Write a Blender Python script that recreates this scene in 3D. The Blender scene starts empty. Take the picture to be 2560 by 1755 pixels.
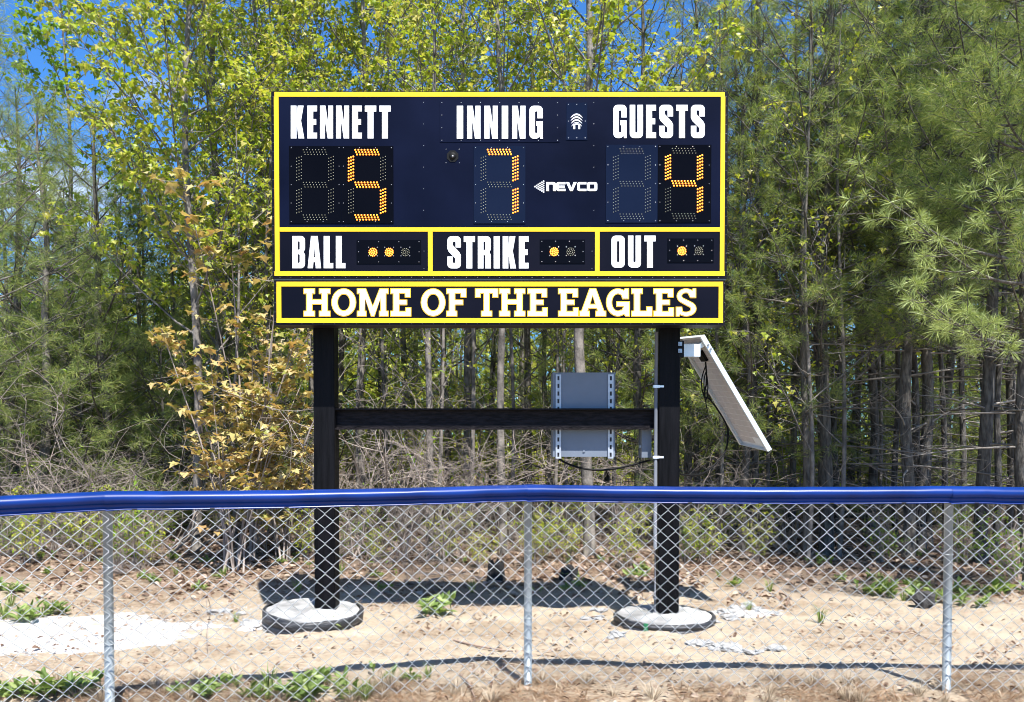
import bpy, math, random
import numpy as np
from mathutils import Vector, geometry

S = bpy.context.scene
COL = S.collection
R = math.radians

# ------------------------------------------------------------------ camera
F_PX, PITCH, CAM_H, PP_Y = 2050.0, R(1.4), 1.496, 1150.0      # in pixels of the 2560 wide photo
cam_d = bpy.data.cameras.new('camera')
cam = bpy.data.objects.new('camera', cam_d); COL.objects.link(cam)
cam_d.sensor_width = 36; cam_d.lens = F_PX * 36 / 2560
cam_d.shift_y = (PP_Y - 877.5) / 2560
cam_d.clip_start = 0.05; cam_d.clip_end = 600
cam.location = (0, 0, CAM_H); cam.rotation_euler = (math.pi / 2 - PITCH, 0, 0)
S.camera = cam

# ------------------------------------------------------------------ sky and sun
SUN_DIR = Vector((0.19, -0.50, 1.0)).normalized()
W = bpy.data.worlds.new('World'); S.world = W; W.use_nodes = True
wn, wl = W.node_tree.nodes, W.node_tree.links
wn.clear()
w_out = wn.new('ShaderNodeOutputWorld'); w_bg = wn.new('ShaderNodeBackground')
sky = wn.new('ShaderNodeTexSky'); sky.sky_type = 'NISHITA'; sky.sun_disc = False
sky.sun_elevation = math.asin(SUN_DIR.z); sky.sun_rotation = math.atan2(SUN_DIR.x, SUN_DIR.y)
sky.altitude = 200; sky.air_density = 1.0; sky.dust_density = 0.0; sky.ozone_density = 3.0
w_tc = wn.new('ShaderNodeTexCoord')
w_map = wn.new('ShaderNodeMapping'); w_map.inputs['Scale'].default_value = (1.6, 1.6, 3.6)
w_map.inputs['Location'].default_value = (0.35, 0.2, 0.1)
w_no = wn.new('ShaderNodeTexNoise'); w_no.inputs['Scale'].default_value = 2.2
w_no.inputs['Detail'].default_value = 8; w_no.inputs['Roughness'].default_value = 0.55
w_ra = wn.new('ShaderNodeValToRGB')
w_ra.color_ramp.elements[0].position = 0.55; w_ra.color_ramp.elements[0].color = (0, 0, 0, 1)
w_ra.color_ramp.elements[1].position = 0.72; w_ra.color_ramp.elements[1].color = (0.85, 0.85, 0.85, 1)
w_mx = wn.new('ShaderNodeMix'); w_mx.data_type = 'RGBA'
w_mx.inputs['B'].default_value = (8.5, 9.0, 9.8, 1)
wl.new(w_tc.outputs['Generated'], w_map.inputs['Vector']); wl.new(w_map.outputs[0], w_no.inputs['Vector'])
wl.new(w_no.outputs['Fac'], w_ra.inputs['Fac']); wl.new(w_ra.outputs['Color'], w_mx.inputs['Factor'])
w_ti = wn.new('ShaderNodeMix'); w_ti.data_type = 'RGBA'; w_ti.blend_type = 'MULTIPLY'
w_ti.inputs['Factor'].default_value = 1.0; w_ti.inputs['B'].default_value = (0.44, 0.92, 1.40, 1)
wl.new(sky.outputs[0], w_ti.inputs['A']); wl.new(w_ti.outputs['Result'], w_mx.inputs['A']); wl.new(w_mx.outputs['Result'], w_bg.inputs['Color'])
w_bg.inputs['Strength'].default_value = 0.074
wl.new(w_bg.outputs[0], w_out.inputs['Surface'])

sun_d = bpy.data.lights.new('sun', 'SUN'); sun_d.energy = 4.8; sun_d.angle = R(0.5); sun_d.color = (1.0, 0.97, 0.915)
sun = bpy.data.objects.new('sun', sun_d); COL.objects.link(sun)
sun.rotation_euler = (-SUN_DIR).to_track_quat('-Z', 'Y').to_euler(); sun.location = (2, -5, 12)

S.view_settings.view_transform = 'Standard'; S.view_settings.look = 'None'
S.view_settings.exposure = 1.22; S.view_settings.gamma = 1.0; S.view_settings.use_curve_mapping = False
S.render.engine = 'CYCLES'
S.cycles.max_bounces = 7; S.cycles.diffuse_bounces = 3; S.cycles.glossy_bounces = 3
S.cycles.transmission_bounces = 4; S.cycles.transparent_max_bounces = 6
S.cycles.use_adaptive_sampling = False; S.cycles.filter_width = 1.0; S.cycles.adaptive_threshold = 0.01
S.cycles.use_denoising = True; S.cycles.denoiser = 'OPENIMAGEDENOISE'; S.cycles.denoising_input_passes = 'RGB_ALBEDO_NORMAL'; S.cycles.denoising_prefilter = 'ACCURATE'

# ------------------------------------------------------------------ measuring helpers (photo survey -> metres)
K = 2560 / 2324.0
_c, _s = math.cos(PITCH), math.sin(PITCH)
def _ray(px, py):
    u = PP_Y - py
    return np.array([px - 1280.0, F_PX * _c + u * _s, -F_PX * _s + u * _c])
def at(px, py, Y):
    d = _ray(px, py); d = d * (Y / d[1]); return np.array([d[0], Y, CAM_H + d[2]])
def X_at(dx, Y): return (dx * K - 1280.0) * Y / F_PX
def Z_at(dy, Y): return at(1280, dy * K, Y)[2]

def g(x, y):
    """height of the ground"""
    x = np.asarray(x, float); y = np.asarray(y, float)
    z = 0.012 * np.sin(1.9 * x + 0.6 * y) + 0.010 * np.sin(3.3 * y - 1.1 * x + 1.0) + 0.006 * np.sin(7.1 * x + 5.3 * y)
    t = np.clip((y - 7.2) / 4.0, 0, 1); t = t * t * (3 - 2 * t)
    z = z + t * (0.10 - 0.05 * np.tanh(x * 0.6)) + np.clip(y - 12, 0, 60) * 0.012
    t2 = np.clip((4.9 - y) / 2.5, 0, 1)
    return z - 0.1 * t2
def ground_at(dx, dy):
    px, py = dx * K, dy * K
    d = _ray(px, py); z = 0.0
    for _ in range(6):
        t = (z - CAM_H) / d[2]; p = d * t; z = float(g(p[0], p[1]))
    return p[0], p[1], z

# ------------------------------------------------------------------ mesh building
class MB:
    def __init__(s): s.v = []; s.n = 0; s.f = []      # f: (faces array, material)
    def add(s, V, Fc, m=0):
        V = np.asarray(V, float).reshape(-1, 3); Fc = np.asarray(Fc, int)
        s.v.append(V); s.f.append((Fc + s.n, m)); s.n += len(V)
    def box(s, lo, hi, m=0):
        x0, y0, z0 = lo; x1, y1, z1 = hi
        V = [(x0,y0,z0),(x1,y0,z0),(x1,y1,z0),(x0,y1,z0),(x0,y0,z1),(x1,y0,z1),(x1,y1,z1),(x0,y1,z1)]
        s.add(V, [(0,3,2,1),(4,5,6,7),(0,1,5,4),(1,2,6,5),(2,3,7,6),(3,0,4,7)], m)
    def hexa(s, V8, m=0):
        s.add(V8, [(0,3,2,1),(4,5,6,7),(0,1,5,4),(1,2,6,5),(2,3,7,6),(3,0,4,7)], m)
    def bevbox(s, lo, hi, b, m=0):
        """box with chamfered vertical and horizontal edges"""
        bm = bm_box(lo, hi, b); s.add(bm[0], bm[1], m) if False else None
    def tube(s, P, rad, sides=6, m=0, cap=True):
        P = np.asarray(P, float); n = len(P)
        rad = np.broadcast_to(np.asarray(rad, float), (n,))
        T = np.gradient(P, axis=0); T /= (np.linalg.norm(T, axis=1)[:, None] + 1e-12)
        md = np.abs(P[-1] - P[0]); ref = np.zeros(3); ref[int(np.argmin(md))] = 1
        U = np.cross(T, ref); U /= (np.linalg.norm(U, axis=1)[:, None] + 1e-12)
        Vv = np.cross(T, U)
        a = np.arange(sides) * (2 * math.pi / sides)
        ring = (P[:, None, :] + rad[:, None, None] * (np.cos(a)[None, :, None] * U[:, None, :] + np.sin(a)[None, :, None] * Vv[:, None, :]))
        i = np.arange(n - 1)[:, None] * sides; j = np.arange(sides)[None, :]; j2 = (j + 1) % sides
        q = np.stack([i + j, i + j2, i + sides + j2, i + sides + j], -1).reshape(-1, 4)
        s.add(ring.reshape(-1, 3), q, m)
        if cap and sides > 3:
            base = s.n - n * sides
            s.f.append((np.array([list(range(base, base + sides))]), m))
            s.f.append((np.array([list(range(s.n - 1, s.n - 1 - sides, -1))]), m))
    def lathe(s, c, prof, sides=24, m=0):
        a = np.arange(sides) * (2 * math.pi / sides)
        V = np.array([[(c[0] + r * math.cos(t), c[1] + r * math.sin(t), c[2] + z) for t in a] for r, z in prof])
        n = len(prof); i = np.arange(n - 1)[:, None] * sides; j = np.arange(sides)[None, :]; j2 = (j + 1) % sides
        s.add(V.reshape(-1, 3), np.stack([i + j, i + j2, i + sides + j2, i + sides + j], -1).reshape(-1, 4), m)
    def extrude(s, P, prof_fn, m=0): pass
    def build(s, name, mats, parent=None, org=(0, 0, 0), smooth=False, props=None):
        me = bpy.data.meshes.new(name)
        V = np.concatenate(s.v) - np.asarray(org, float)
        me.vertices.add(len(V)); me.vertices.foreach_set('co', V.astype(np.float32).ravel())
        loops = np.concatenate([f.ravel() for f, m in s.f])
        tot = np.concatenate([np.full(len(f), f.shape[1], int) for f, m in s.f])
        mi = np.concatenate([np.full(len(f), m, int) for f, m in s.f])
        st = np.concatenate([[0], np.cumsum(tot)[:-1]])
        me.loops.add(len(loops)); me.loops.foreach_set('vertex_index', loops.astype(np.int32))
        me.polygons.add(len(tot)); me.polygons.foreach_set('loop_start', st.astype(np.int32))
        me.polygons.foreach_set('loop_total', tot.astype(np.int32))
        me.polygons.foreach_set('material_index', mi.astype(np.int32))
        me.polygons.foreach_set('use_smooth', np.full(len(tot), smooth))
        if not isinstance(mats, (list, tuple)): mats = [mats]
        for mm in mats: me.materials.append(mm)
        me.update(calc_edges=True)
        return link(name, me, parent, None if parent is not None else org, props)

def link(name, data, parent=None, loc=None, props=None):
    o = bpy.data.objects.new(name, data); COL.objects.link(o)
    if parent is not None: o.parent = parent
    elif loc is not None: o.location = tuple(loc)
    for k_, v_ in (props or {}).items(): o[k_] = v_
    return o
def tag(o, label, cat, group=None):
    o['label'] = label; o['category'] = cat
    if group: o['group'] = group
    return o
def thing(name, label, cat, loc=(0, 0, 0), group=None):
    return tag(link(name, None, None, loc), label, cat, group)
def copy_tree(o, parent=None):
    c = o.copy(); COL.objects.link(c); c.parent = parent
    for ch in o.children: copy_tree(ch, c)
    return c
STUFF = {'kind': 'stuff'}; STRUCT = {'kind': 'structure'}

# ------------------------------------------------------------------ materials
def mat(name, col, rough=0.6, metal=0.0, var=0.0, scale=8.0, bump=0.0, bscale=40.0, spec=0.5, coat=0.0, col2=None, stretch=(1, 1, 1), lo=0.35, hi=0.65):
    m = bpy.data.materials.new(name); m.use_nodes = True
    nt = m.node_tree; N, L = nt.nodes, nt.links
    b = N['Principled BSDF']
    b.inputs['Base Color'].default_value = (*col, 1); b.inputs['Roughness'].default_value = rough
    b.inputs['Metallic'].default_value = metal; b.inputs['Specular IOR Level'].default_value = spec
    b.inputs['Coat Weight'].default_value = coat; b.inputs['Coat Roughness'].default_value = 0.08
    if var or col2 or bump:
        tc = N.new('ShaderNodeTexCoord'); mp = N.new('ShaderNodeMapping'); mp.inputs['Scale'].default_value = stretch
        L.new(tc.outputs['Object'], mp.inputs['Vector'])
    if var or col2:
        no = N.new('ShaderNodeTexNoise'); no.inputs['Scale'].default_value = scale; no.inputs['Detail'].default_value = 6
        L.new(mp.outputs[0], no.inputs['Vector'])
        rp = N.new('ShaderNodeValToRGB'); c2 = col2 or tuple(min(1, c * (1 + var)) for c in col)
        c1 = col if col2 else tuple(c * (1 - var) for c in col)
        rp.color_ramp.elements[0].position = lo; rp.color_ramp.elements[0].color = (*c1, 1)
        rp.color_ramp.elements[1].position = hi; rp.color_ramp.elements[1].color = (*c2, 1)
        L.new(no.outputs['Fac'], rp.inputs['Fac']); L.new(rp.outputs[0], b.inputs['Base Color'])
        mr = N.new('ShaderNodeMath'); mr.operation = 'MULTIPLY_ADD'
        mr.inputs[1].default_value = 0.25; mr.inputs[2].default_value = rough - 0.125
        L.new(no.outputs['Fac'], mr.inputs[0]); L.new(mr.outputs[0], b.inputs['Roughness'])
    if bump:
        nb = N.new('ShaderNodeTexNoise'); nb.inputs['Scale'].default_value = bscale; nb.inputs['Detail'].default_value = 5
        L.new(mp.outputs[0], nb.inputs['Vector'])
        bp = N.new('ShaderNodeBump'); bp.inputs['Strength'].default_value = bump; bp.inputs['Distance'].default_value = 0.02
        L.new(nb.outputs['Fac'], bp.inputs['Height']); L.new(bp.outputs[0], b.inputs['Normal'])
    return m

def leafmat(name, cols, trans=0.4, rough=0.45, spec=0.35, tcol=(1.15, 1.15, 0.6)):
    m = bpy.data.materials.new(name); m.use_nodes = True
    nt = m.node_tree; N, L = nt.nodes, nt.links
    b = N['Principled BSDF']; out = N['Material Output']
    ge = N.new('ShaderNodeNewGeometry'); rp = N.new('ShaderNodeValToRGB')
    el = rp.color_ramp.elements
    while len(el) < len(cols): el.new(0.5)
    for i, c in enumerate(cols):
        el[i].position = i / max(1, len(cols) - 1); el[i].color = (*c, 1)
    L.new(ge.outputs['Random Per Island'], rp.inputs['Fac'])
    L.new(rp.outputs[0], b.inputs['Base Color'])
    b.inputs['Roughness'].default_value = rough; b.inputs['Specular IOR Level'].default_value = spec
    tr = N.new('ShaderNodeBsdfTranslucent'); mu = N.new('ShaderNodeMix'); mu.data_type = 'RGBA'; mu.blend_type = 'MULTIPLY'
    mu.inputs['Factor'].default_value = 1; mu.inputs['B'].default_value = (*tcol, 1)
    L.new(rp.outputs[0], mu.inputs['A']); L.new(mu.outputs['Result'], tr.inputs['Color'])
    mx = N.new('ShaderNodeMixShader'); mx.inputs[0].default_value = trans
    L.new(b.outputs[0], mx.inputs[1]); L.new(tr.outputs[0], mx.inputs[2]); L.new(mx.outputs[0], out.inputs['Surface'])
    return m

def emit(name, col, strength):
    m = bpy.data.materials.new(name); m.use_nodes = True
    b = m.node_tree.nodes['Principled BSDF']
    b.inputs['Base Color'].default_value = (*col, 1)
    b.inputs['Emission Color'].default_value = (*col, 1); b.inputs['Emission Strength'].default_value = strength
    return m

M = {}
M['navy'] = mat('navy_painted_sheet', (0.0026, 0.0046, 0.0165), 0.45, var=0.35, scale=1.2, spec=0.05)
M['navy_gloss'] = mat('navy_gloss_plate', (0.006, 0.009, 0.023), 0.12, spec=0.14, var=0.1, scale=2)
M['black_gloss'] = mat('black_gloss_plate', (0.0025, 0.0025, 0.004), 0.12, spec=0.05, var=0.1, scale=2)
M['black_sheet'] = mat('black_painted_sheet', (0.003, 0.003, 0.008), 0.4, var=0.15, scale=2, spec=0.10)
M['black_trim'] = mat('black_trim', (0.006, 0.005, 0.008), 0.4, var=0.2, scale=6, spec=0.15)
M['yellow'] = mat('yellow_vinyl', (0.78, 0.50, 0.014), 0.45, var=0.03, scale=3, spec=0.3)
M['white'] = mat('white_vinyl', (0.80, 0.80, 0.80), 0.45, var=0.03, scale=3, spec=0.3)
M['gold'] = mat('gold_vinyl', (0.80, 0.46, 0.04), 0.45, var=0.03, scale=3, spec=0.3)
M['screw'] = mat('screw_steel', (0.35, 0.35, 0.38), 0.35, metal=0.8)
M['led_on'] = emit('lit_amber_led', (1.0, 0.27, 0.015), 1.05)
M['led_hot'] = emit('lit_amber_led_core', (1.0, 0.58, 0.10), 1.15)
M['led_off'] = mat('unlit_led_lens', (0.50, 0.50, 0.36), 0.3, spec=0.6)
M['post'] = mat('black_stained_timber', (0.0035, 0.0035, 0.0045), 0.55, var=0.5, scale=5, bump=0.25, bscale=18, stretch=(6, 6, 0.5), spec=0.10)
M['beam'] = mat('dark_brown_channel', (0.010, 0.008, 0.009), 0.5, var=0.6, scale=22, bump=0.35, bscale=60, stretch=(0.6, 3, 3), spec=0.12)
M['grey_paint'] = mat('grey_enamel', (0.15, 0.175, 0.215), 0.5, var=0.08, scale=4, spec=0.3)
M['galv_rail'] = mat('zinc_rail', (0.42, 0.45, 0.49), 0.45, metal=0.35, var=0.15, scale=20)
M['slot'] = mat('slot_shade_tone', (0.03, 0.03, 0.035), 0.7)
M['galv'] = mat('galvanised_steel', (0.27, 0.30, 0.31), 0.5, metal=0.35, var=0.10, scale=14, stretch=(1, 1, 0.35))
M['wire'] = mat('galvanised_wire', (0.46, 0.485, 0.49), 0.42, metal=0.45, var=0.15, scale=12)
M['blue'] = mat('blue_plastic', (0.0005, 0.021, 0.145), 0.34, var=0.22, scale=3.5, spec=0.28, bump=0.02, bscale=5)
M['alu'] = mat('aluminium_frame', (0.74, 0.77, 0.78), 0.38, metal=0.35, var=0.06, scale=6)
M['backsheet'] = mat('solar_back_film', (0.80, 0.79, 0.78), 0.4, var=0.04, scale=5)
M['cell'] = mat('solar_cell_back', (0.58, 0.54, 0.53), 0.35, var=0.06, scale=9)
M['cell_front'] = mat('solar_cell_front', (0.01, 0.012, 0.03), 0.08)
M['rubber'] = mat('black_rubber', (0.006, 0.006, 0.006), 0.55, spec=0.15)
M['form'] = mat('black_form_ring', (0.022, 0.023, 0.026), 0.5, col2=(0.16, 0.16, 0.165), scale=9, lo=0.52, hi=0.75, stretch=(1, 1, 7), bump=0.2, bscale=30)
M['concrete'] = mat('pale_concrete', (0.31, 0.305, 0.295), 0.92, var=0.45, scale=4.5, bump=0.35, bscale=60)
M['conduit'] = mat('grey_conduit', (0.13, 0.14, 0.16), 0.65, var=0.08, scale=9, spec=0.15)
M['green_tape'] = mat('green_tape', (0.02, 0.20, 0.08), 0.5)
M['bark_pine'] = mat('pine_bark', (0.045, 0.038, 0.032), 0.9, col2=(0.16, 0.145, 0.125), scale=9, bump=0.8, bscale=30, stretch=(3, 3, 0.8))
M['bark_grey'] = mat('grey_bark', (0.07, 0.062, 0.055), 0.85, col2=(0.23, 0.205, 0.18), scale=5, bump=0.5, bscale=25, stretch=(2, 2, 1.2))
M['twig'] = mat('bare_twig', (0.17, 0.14, 0.12), 0.8, col2=(0.36, 0.30, 0.26), scale=4)
M['deadwood'] = mat('dead_branch', (0.12, 0.10, 0.085), 0.85, col2=(0.30, 0.27, 0.235), scale=5)
M['needle'] = leafmat('pine_needle', [(0.065, 0.125, 0.036), (0.18, 0.25, 0.070), (0.30, 0.355, 0.105), (0.44, 0.45, 0.17)], 0.44, 0.42, 0.3)
M['needle_bright'] = leafmat('bright_pine_needle', [(0.22, 0.29, 0.08), (0.36, 0.43, 0.14), (0.48, 0.53, 0.22)], 0.3, 0.4, 0.35)
M['maple'] = leafmat('young_maple_leaf', [(0.17, 0.25, 0.022), (0.32, 0.39, 0.045), (0.44, 0.46, 0.07), (0.50, 0.44, 0.13)], 0.5, 0.4, 0.4)
M['maple_green'] = leafmat('fresh_green_leaf', [(0.10, 0.20, 0.02), (0.18, 0.30, 0.03), (0.26, 0.34, 0.04)], 0.5, 0.4, 0.4)
M['bronze'] = leafmat('bronze_maple_leaf', [(0.20, 0.25, 0.05), (0.34, 0.33, 0.09), (0.48, 0.41, 0.16), (0.54, 0.45, 0.20), (0.48, 0.38, 0.16), (0.42, 0.26, 0.11)], 0.38, 0.4, 0.4, tcol=(1.1, 0.9, 0.5))
M['weed'] = leafmat('weed_leaf', [(0.12, 0.19, 0.05), (0.22, 0.30, 0.085), (0.33, 0.39, 0.14)], 0.42, 0.45, 0.4)
M['straw'] = leafmat('dry_straw', [(0.10, 0.055, 0.03), (0.22, 0.125, 0.065), (0.34, 0.22, 0.13), (0.50, 0.42, 0.31)], 0.15, 0.7, 0.2, tcol=(1, 0.9, 0.7))
M['pale_straw'] = leafmat('pale_straw', [(0.22, 0.16, 0.10), (0.42, 0.34, 0.24), (0.55, 0.48, 0.38)], 0.2, 0.7, 0.2, tcol=(1, 0.9, 0.7))
M['litter'] = leafmat('dead_leaf', [(0.12, 0.075, 0.05), (0.23, 0.15, 0.105), (0.34, 0.25, 0.185), (0.46, 0.37, 0.29)], 0.2, 0.6, 0.3, tcol=(1, 0.8, 0.6))
M['rust_leaf'] = leafmat('rust_dead_leaf', [(0.30, 0.08, 0.03), (0.38, 0.14, 0.06)], 0.3, 0.6, 0.3, tcol=(1, 0.8, 0.6))
M['dark_wood'] = mat('near_black_wood', (0.012, 0.011, 0.011), 0.85, var=0.5, scale=12, bump=0.8, bscale=35)  # near-black stump tone with random variation
M['gravel_white'] = mat('white_stone_dust', (0.50, 0.485, 0.475), 0.95, col2=(0.36, 0.29, 0.235), scale=10, lo=0.47, hi=0.66, bump=0.5, bscale=70)
M['stick'] = mat('fallen_stick', (0.16, 0.10, 0.075), 0.85, col2=(0.30, 0.22, 0.17), scale=7)
M['cloth'] = mat('dark_rock', (0.045, 0.042, 0.04), 0.9, var=0.35, scale=8, bump=0.6, bscale=20)  # dark grey rock colour, mottled at random

# ground: pale sand, needle-strewn patches, brown litter under the wood
def ground_mat():
    m = bpy.data.materials.new('sandy_ground'); m.use_nodes = True
    N, L = m.node_tree.nodes, m.node_tree.links; b = N['Principled BSDF']
    b.inputs['Roughness'].default_value = 0.95; b.inputs['Specular IOR Level'].default_value = 0.15
    tc = N.new('ShaderNodeTexCoord')
    def noise(sc, det=6, stretch=None, rough=0.6):
        n = N.new('ShaderNodeTexNoise'); n.inputs['Scale'].default_value = sc; n.inputs['Detail'].default_value = det; n.inputs['Roughness'].default_value = rough
        if stretch:
            mp = N.new('ShaderNodeMapping'); mp.inputs['Scale'].default_value = stretch
            L.new(tc.outputs['Object'], mp.inputs['Vector']); L.new(mp.outputs[0], n.inputs['Vector'])
        else: L.new(tc.outputs['Object'], n.inputs['Vector'])
        return n
    def ramp(src, p0, c0, p1, c1):
        r = N.new('ShaderNodeValToRGB'); r.color_ramp.elements[0].position = p0; r.color_ramp.elements[1].position = p1
        r.color_ramp.elements[0].color = (*c0, 1); r.color_ramp.elements[1].color = (*c1, 1); L.new(src, r.inputs['Fac']); return r
    def mix(f, a, bb):
        x = N.new('ShaderNodeMix'); x.data_type = 'RGBA'
        L.new(f, x.inputs['Factor']); L.new(a, x.inputs['A']); L.new(bb, x.inputs['B']); return x.outputs['Result']
    sand = ramp(noise(3.0, 7).outputs['Fac'], 0.3, (0.32, 0.262, 0.188), 0.7, (0.41, 0.345, 0.26))
    speck = ramp(noise(26, 8, (1, 2.2, 1), 0.75).outputs['Fac'], 0.46, (0.37, 0.30, 0.22), 0.60, (0.15, 0.105, 0.072))
    pf = ramp(noise(1.7, 8, None, 0.68).outputs['Fac'], 0.40, (0, 0, 0), 0.62, (1, 1, 1))
    c1 = mix(pf.outputs[0], sand.outputs[0], speck.outputs[0])
    brown = ramp(noise(16, 8, None, 0.75).outputs['Fac'], 0.35, (0.11, 0.08, 0.058), 0.68, (0.27, 0.20, 0.15))
    sp = N.new('ShaderNodeSeparateXYZ'); L.new(tc.outputs['Object'], sp.inputs[0])
    edge = noise(0.9, 5)
    ma = N.new('ShaderNodeMath'); ma.operation = 'MULTIPLY_ADD'; ma.inputs[1].default_value = 2.6
    L.new(edge.outputs['Fac'], ma.inputs[0]); L.new(sp.outputs['Y'], ma.inputs[2])
    zone = N.new('ShaderNodeMapRange'); zone.inputs['From Min'].default_value = 9.1; zone.inputs['From Max'].default_value = 10.3
    L.new(ma.outputs[0], zone.inputs['Value'])
    c2 = mix(zone.outputs[0], c1, brown.outputs[0])
    L.new(c2, b.inputs['Base Color'])
    nb = noise(34, 8, None, 0.7); bp = N.new('ShaderNodeBump'); bp.inputs['Strength'].default_value = 0.55; bp.inputs['Distance'].default_value = 0.02
    L.new(nb.outputs['Fac'], bp.inputs['Height']); L.new(bp.outputs[0], b.inputs['Normal'])
    return m
M['ground'] = ground_mat()

# ------------------------------------------------------------------ ground sheet
def grid(xs, ys, zf):
    X, Y = np.meshgrid(xs, ys); Z = zf(X, Y)
    V = np.stack([X, Y, Z], -1).reshape(-1, 3); nx, ny = len(xs), len(ys)
    i = np.arange(ny - 1)[:, None] * nx; j = np.arange(nx - 1)[None, :]
    return V, np.stack([i + j, i + j + 1, i + nx + j + 1, i + nx + j], -1).reshape(-1, 4)
rs0 = np.random.RandomState(5)
def fine(X, Y):
    Z = g(X, Y)
    near = np.clip((12 - Y) / 4, 0, 1) * np.clip((Y - 2) / 1, 0, 1)
    Z = Z + near * (0.006 * np.sin(13.0 * X + 4 * np.sin(3 * Y)) * np.sin(11 * Y + 3 * np.sin(4 * X)) + rs0.normal(0, 0.0022, X.shape))
    far = np.clip((Y - 60) / 200, 0, 1)
    return Z - far * 2
xs = np.concatenate([np.linspace(-300, -7, 30)[:-1], np.linspace(-7, 7, 260), np.linspace(7, 300, 30)[1:]])
ys = np.concatenate([np.linspace(-60, 3.2, 16)[:-1], np.linspace(3.2, 11, 210), np.linspace(11, 400, 60)[1:]])
mb = MB(); mb.add(*grid(xs, ys, fine))
mb.build('ground', M['ground'], smooth=True, props=STRUCT)

# white stone dust spread on the left
def blob_sheet(name, cx, cy, rx, ry, ang, seed, hgt=0.02, n=90, m='gravel_white'):
    rs = np.random.RandomState(seed); ph = rs.uniform(0, 6.28, 6)
    u = np.linspace(-1.35, 1.35, n); U, Vv = np.meshgrid(u, u)
    th = np.arctan2(Vv, U); rr = np.hypot(U, Vv)
    edge = 1 + 0.13 * np.sin(2 * th + ph[0]) + 0.09 * np.sin(3 * th + ph[1]) + 0.06 * np.sin(5 * th + ph[2]) + 0.05 * np.sin(9 * th + ph[3]) + 0.03 * np.sin(17 * th + ph[4])
    d = edge - rr
    ca, sa = math.cos(ang), math.sin(ang)
    X = cx + ca * U * rx - sa * Vv * ry; Y = cy + sa * U * rx + ca * Vv * ry
    Z = fine(X, Y) + np.clip(d * 4, -1, 1) * hgt + rs.normal(0, 0.003, X.shape) - 0.006 + hgt * 0.25 * (np.sin(9 * X + 3 * np.sin(4 * Y)) * np.sin(11 * Y + 2 * np.sin(5 * X)) + 0.6 * np.sin(23 * X + 7 * Y) * np.sin(19 * Y - 5 * X))
    V = np.stack([X, Y, Z], -1).reshape(-1, 3)
    i = np.arange(n - 1)[:, None] * n; j = np.arange(n - 1)[None, :]
    F = np.stack([i + j, i + j + 1, i + n + j + 1, i + n + j], -1).reshape(-1, 4)
    keep = (d.ravel()[F] > -0.12).all(axis=1)
    b = MB(); b.add(V, F[keep])
    return b.build(name, M[m], smooth=True, props=STRUCT)
blob_sheet('gravel_path', -3.55, 6.32, 1.25, 0.62, R(20), 3, 0.022)
blob_sheet('gravel_path', -4.6, 5.45, 1.35, 0.22, R(14), 8, 0.016)

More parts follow.
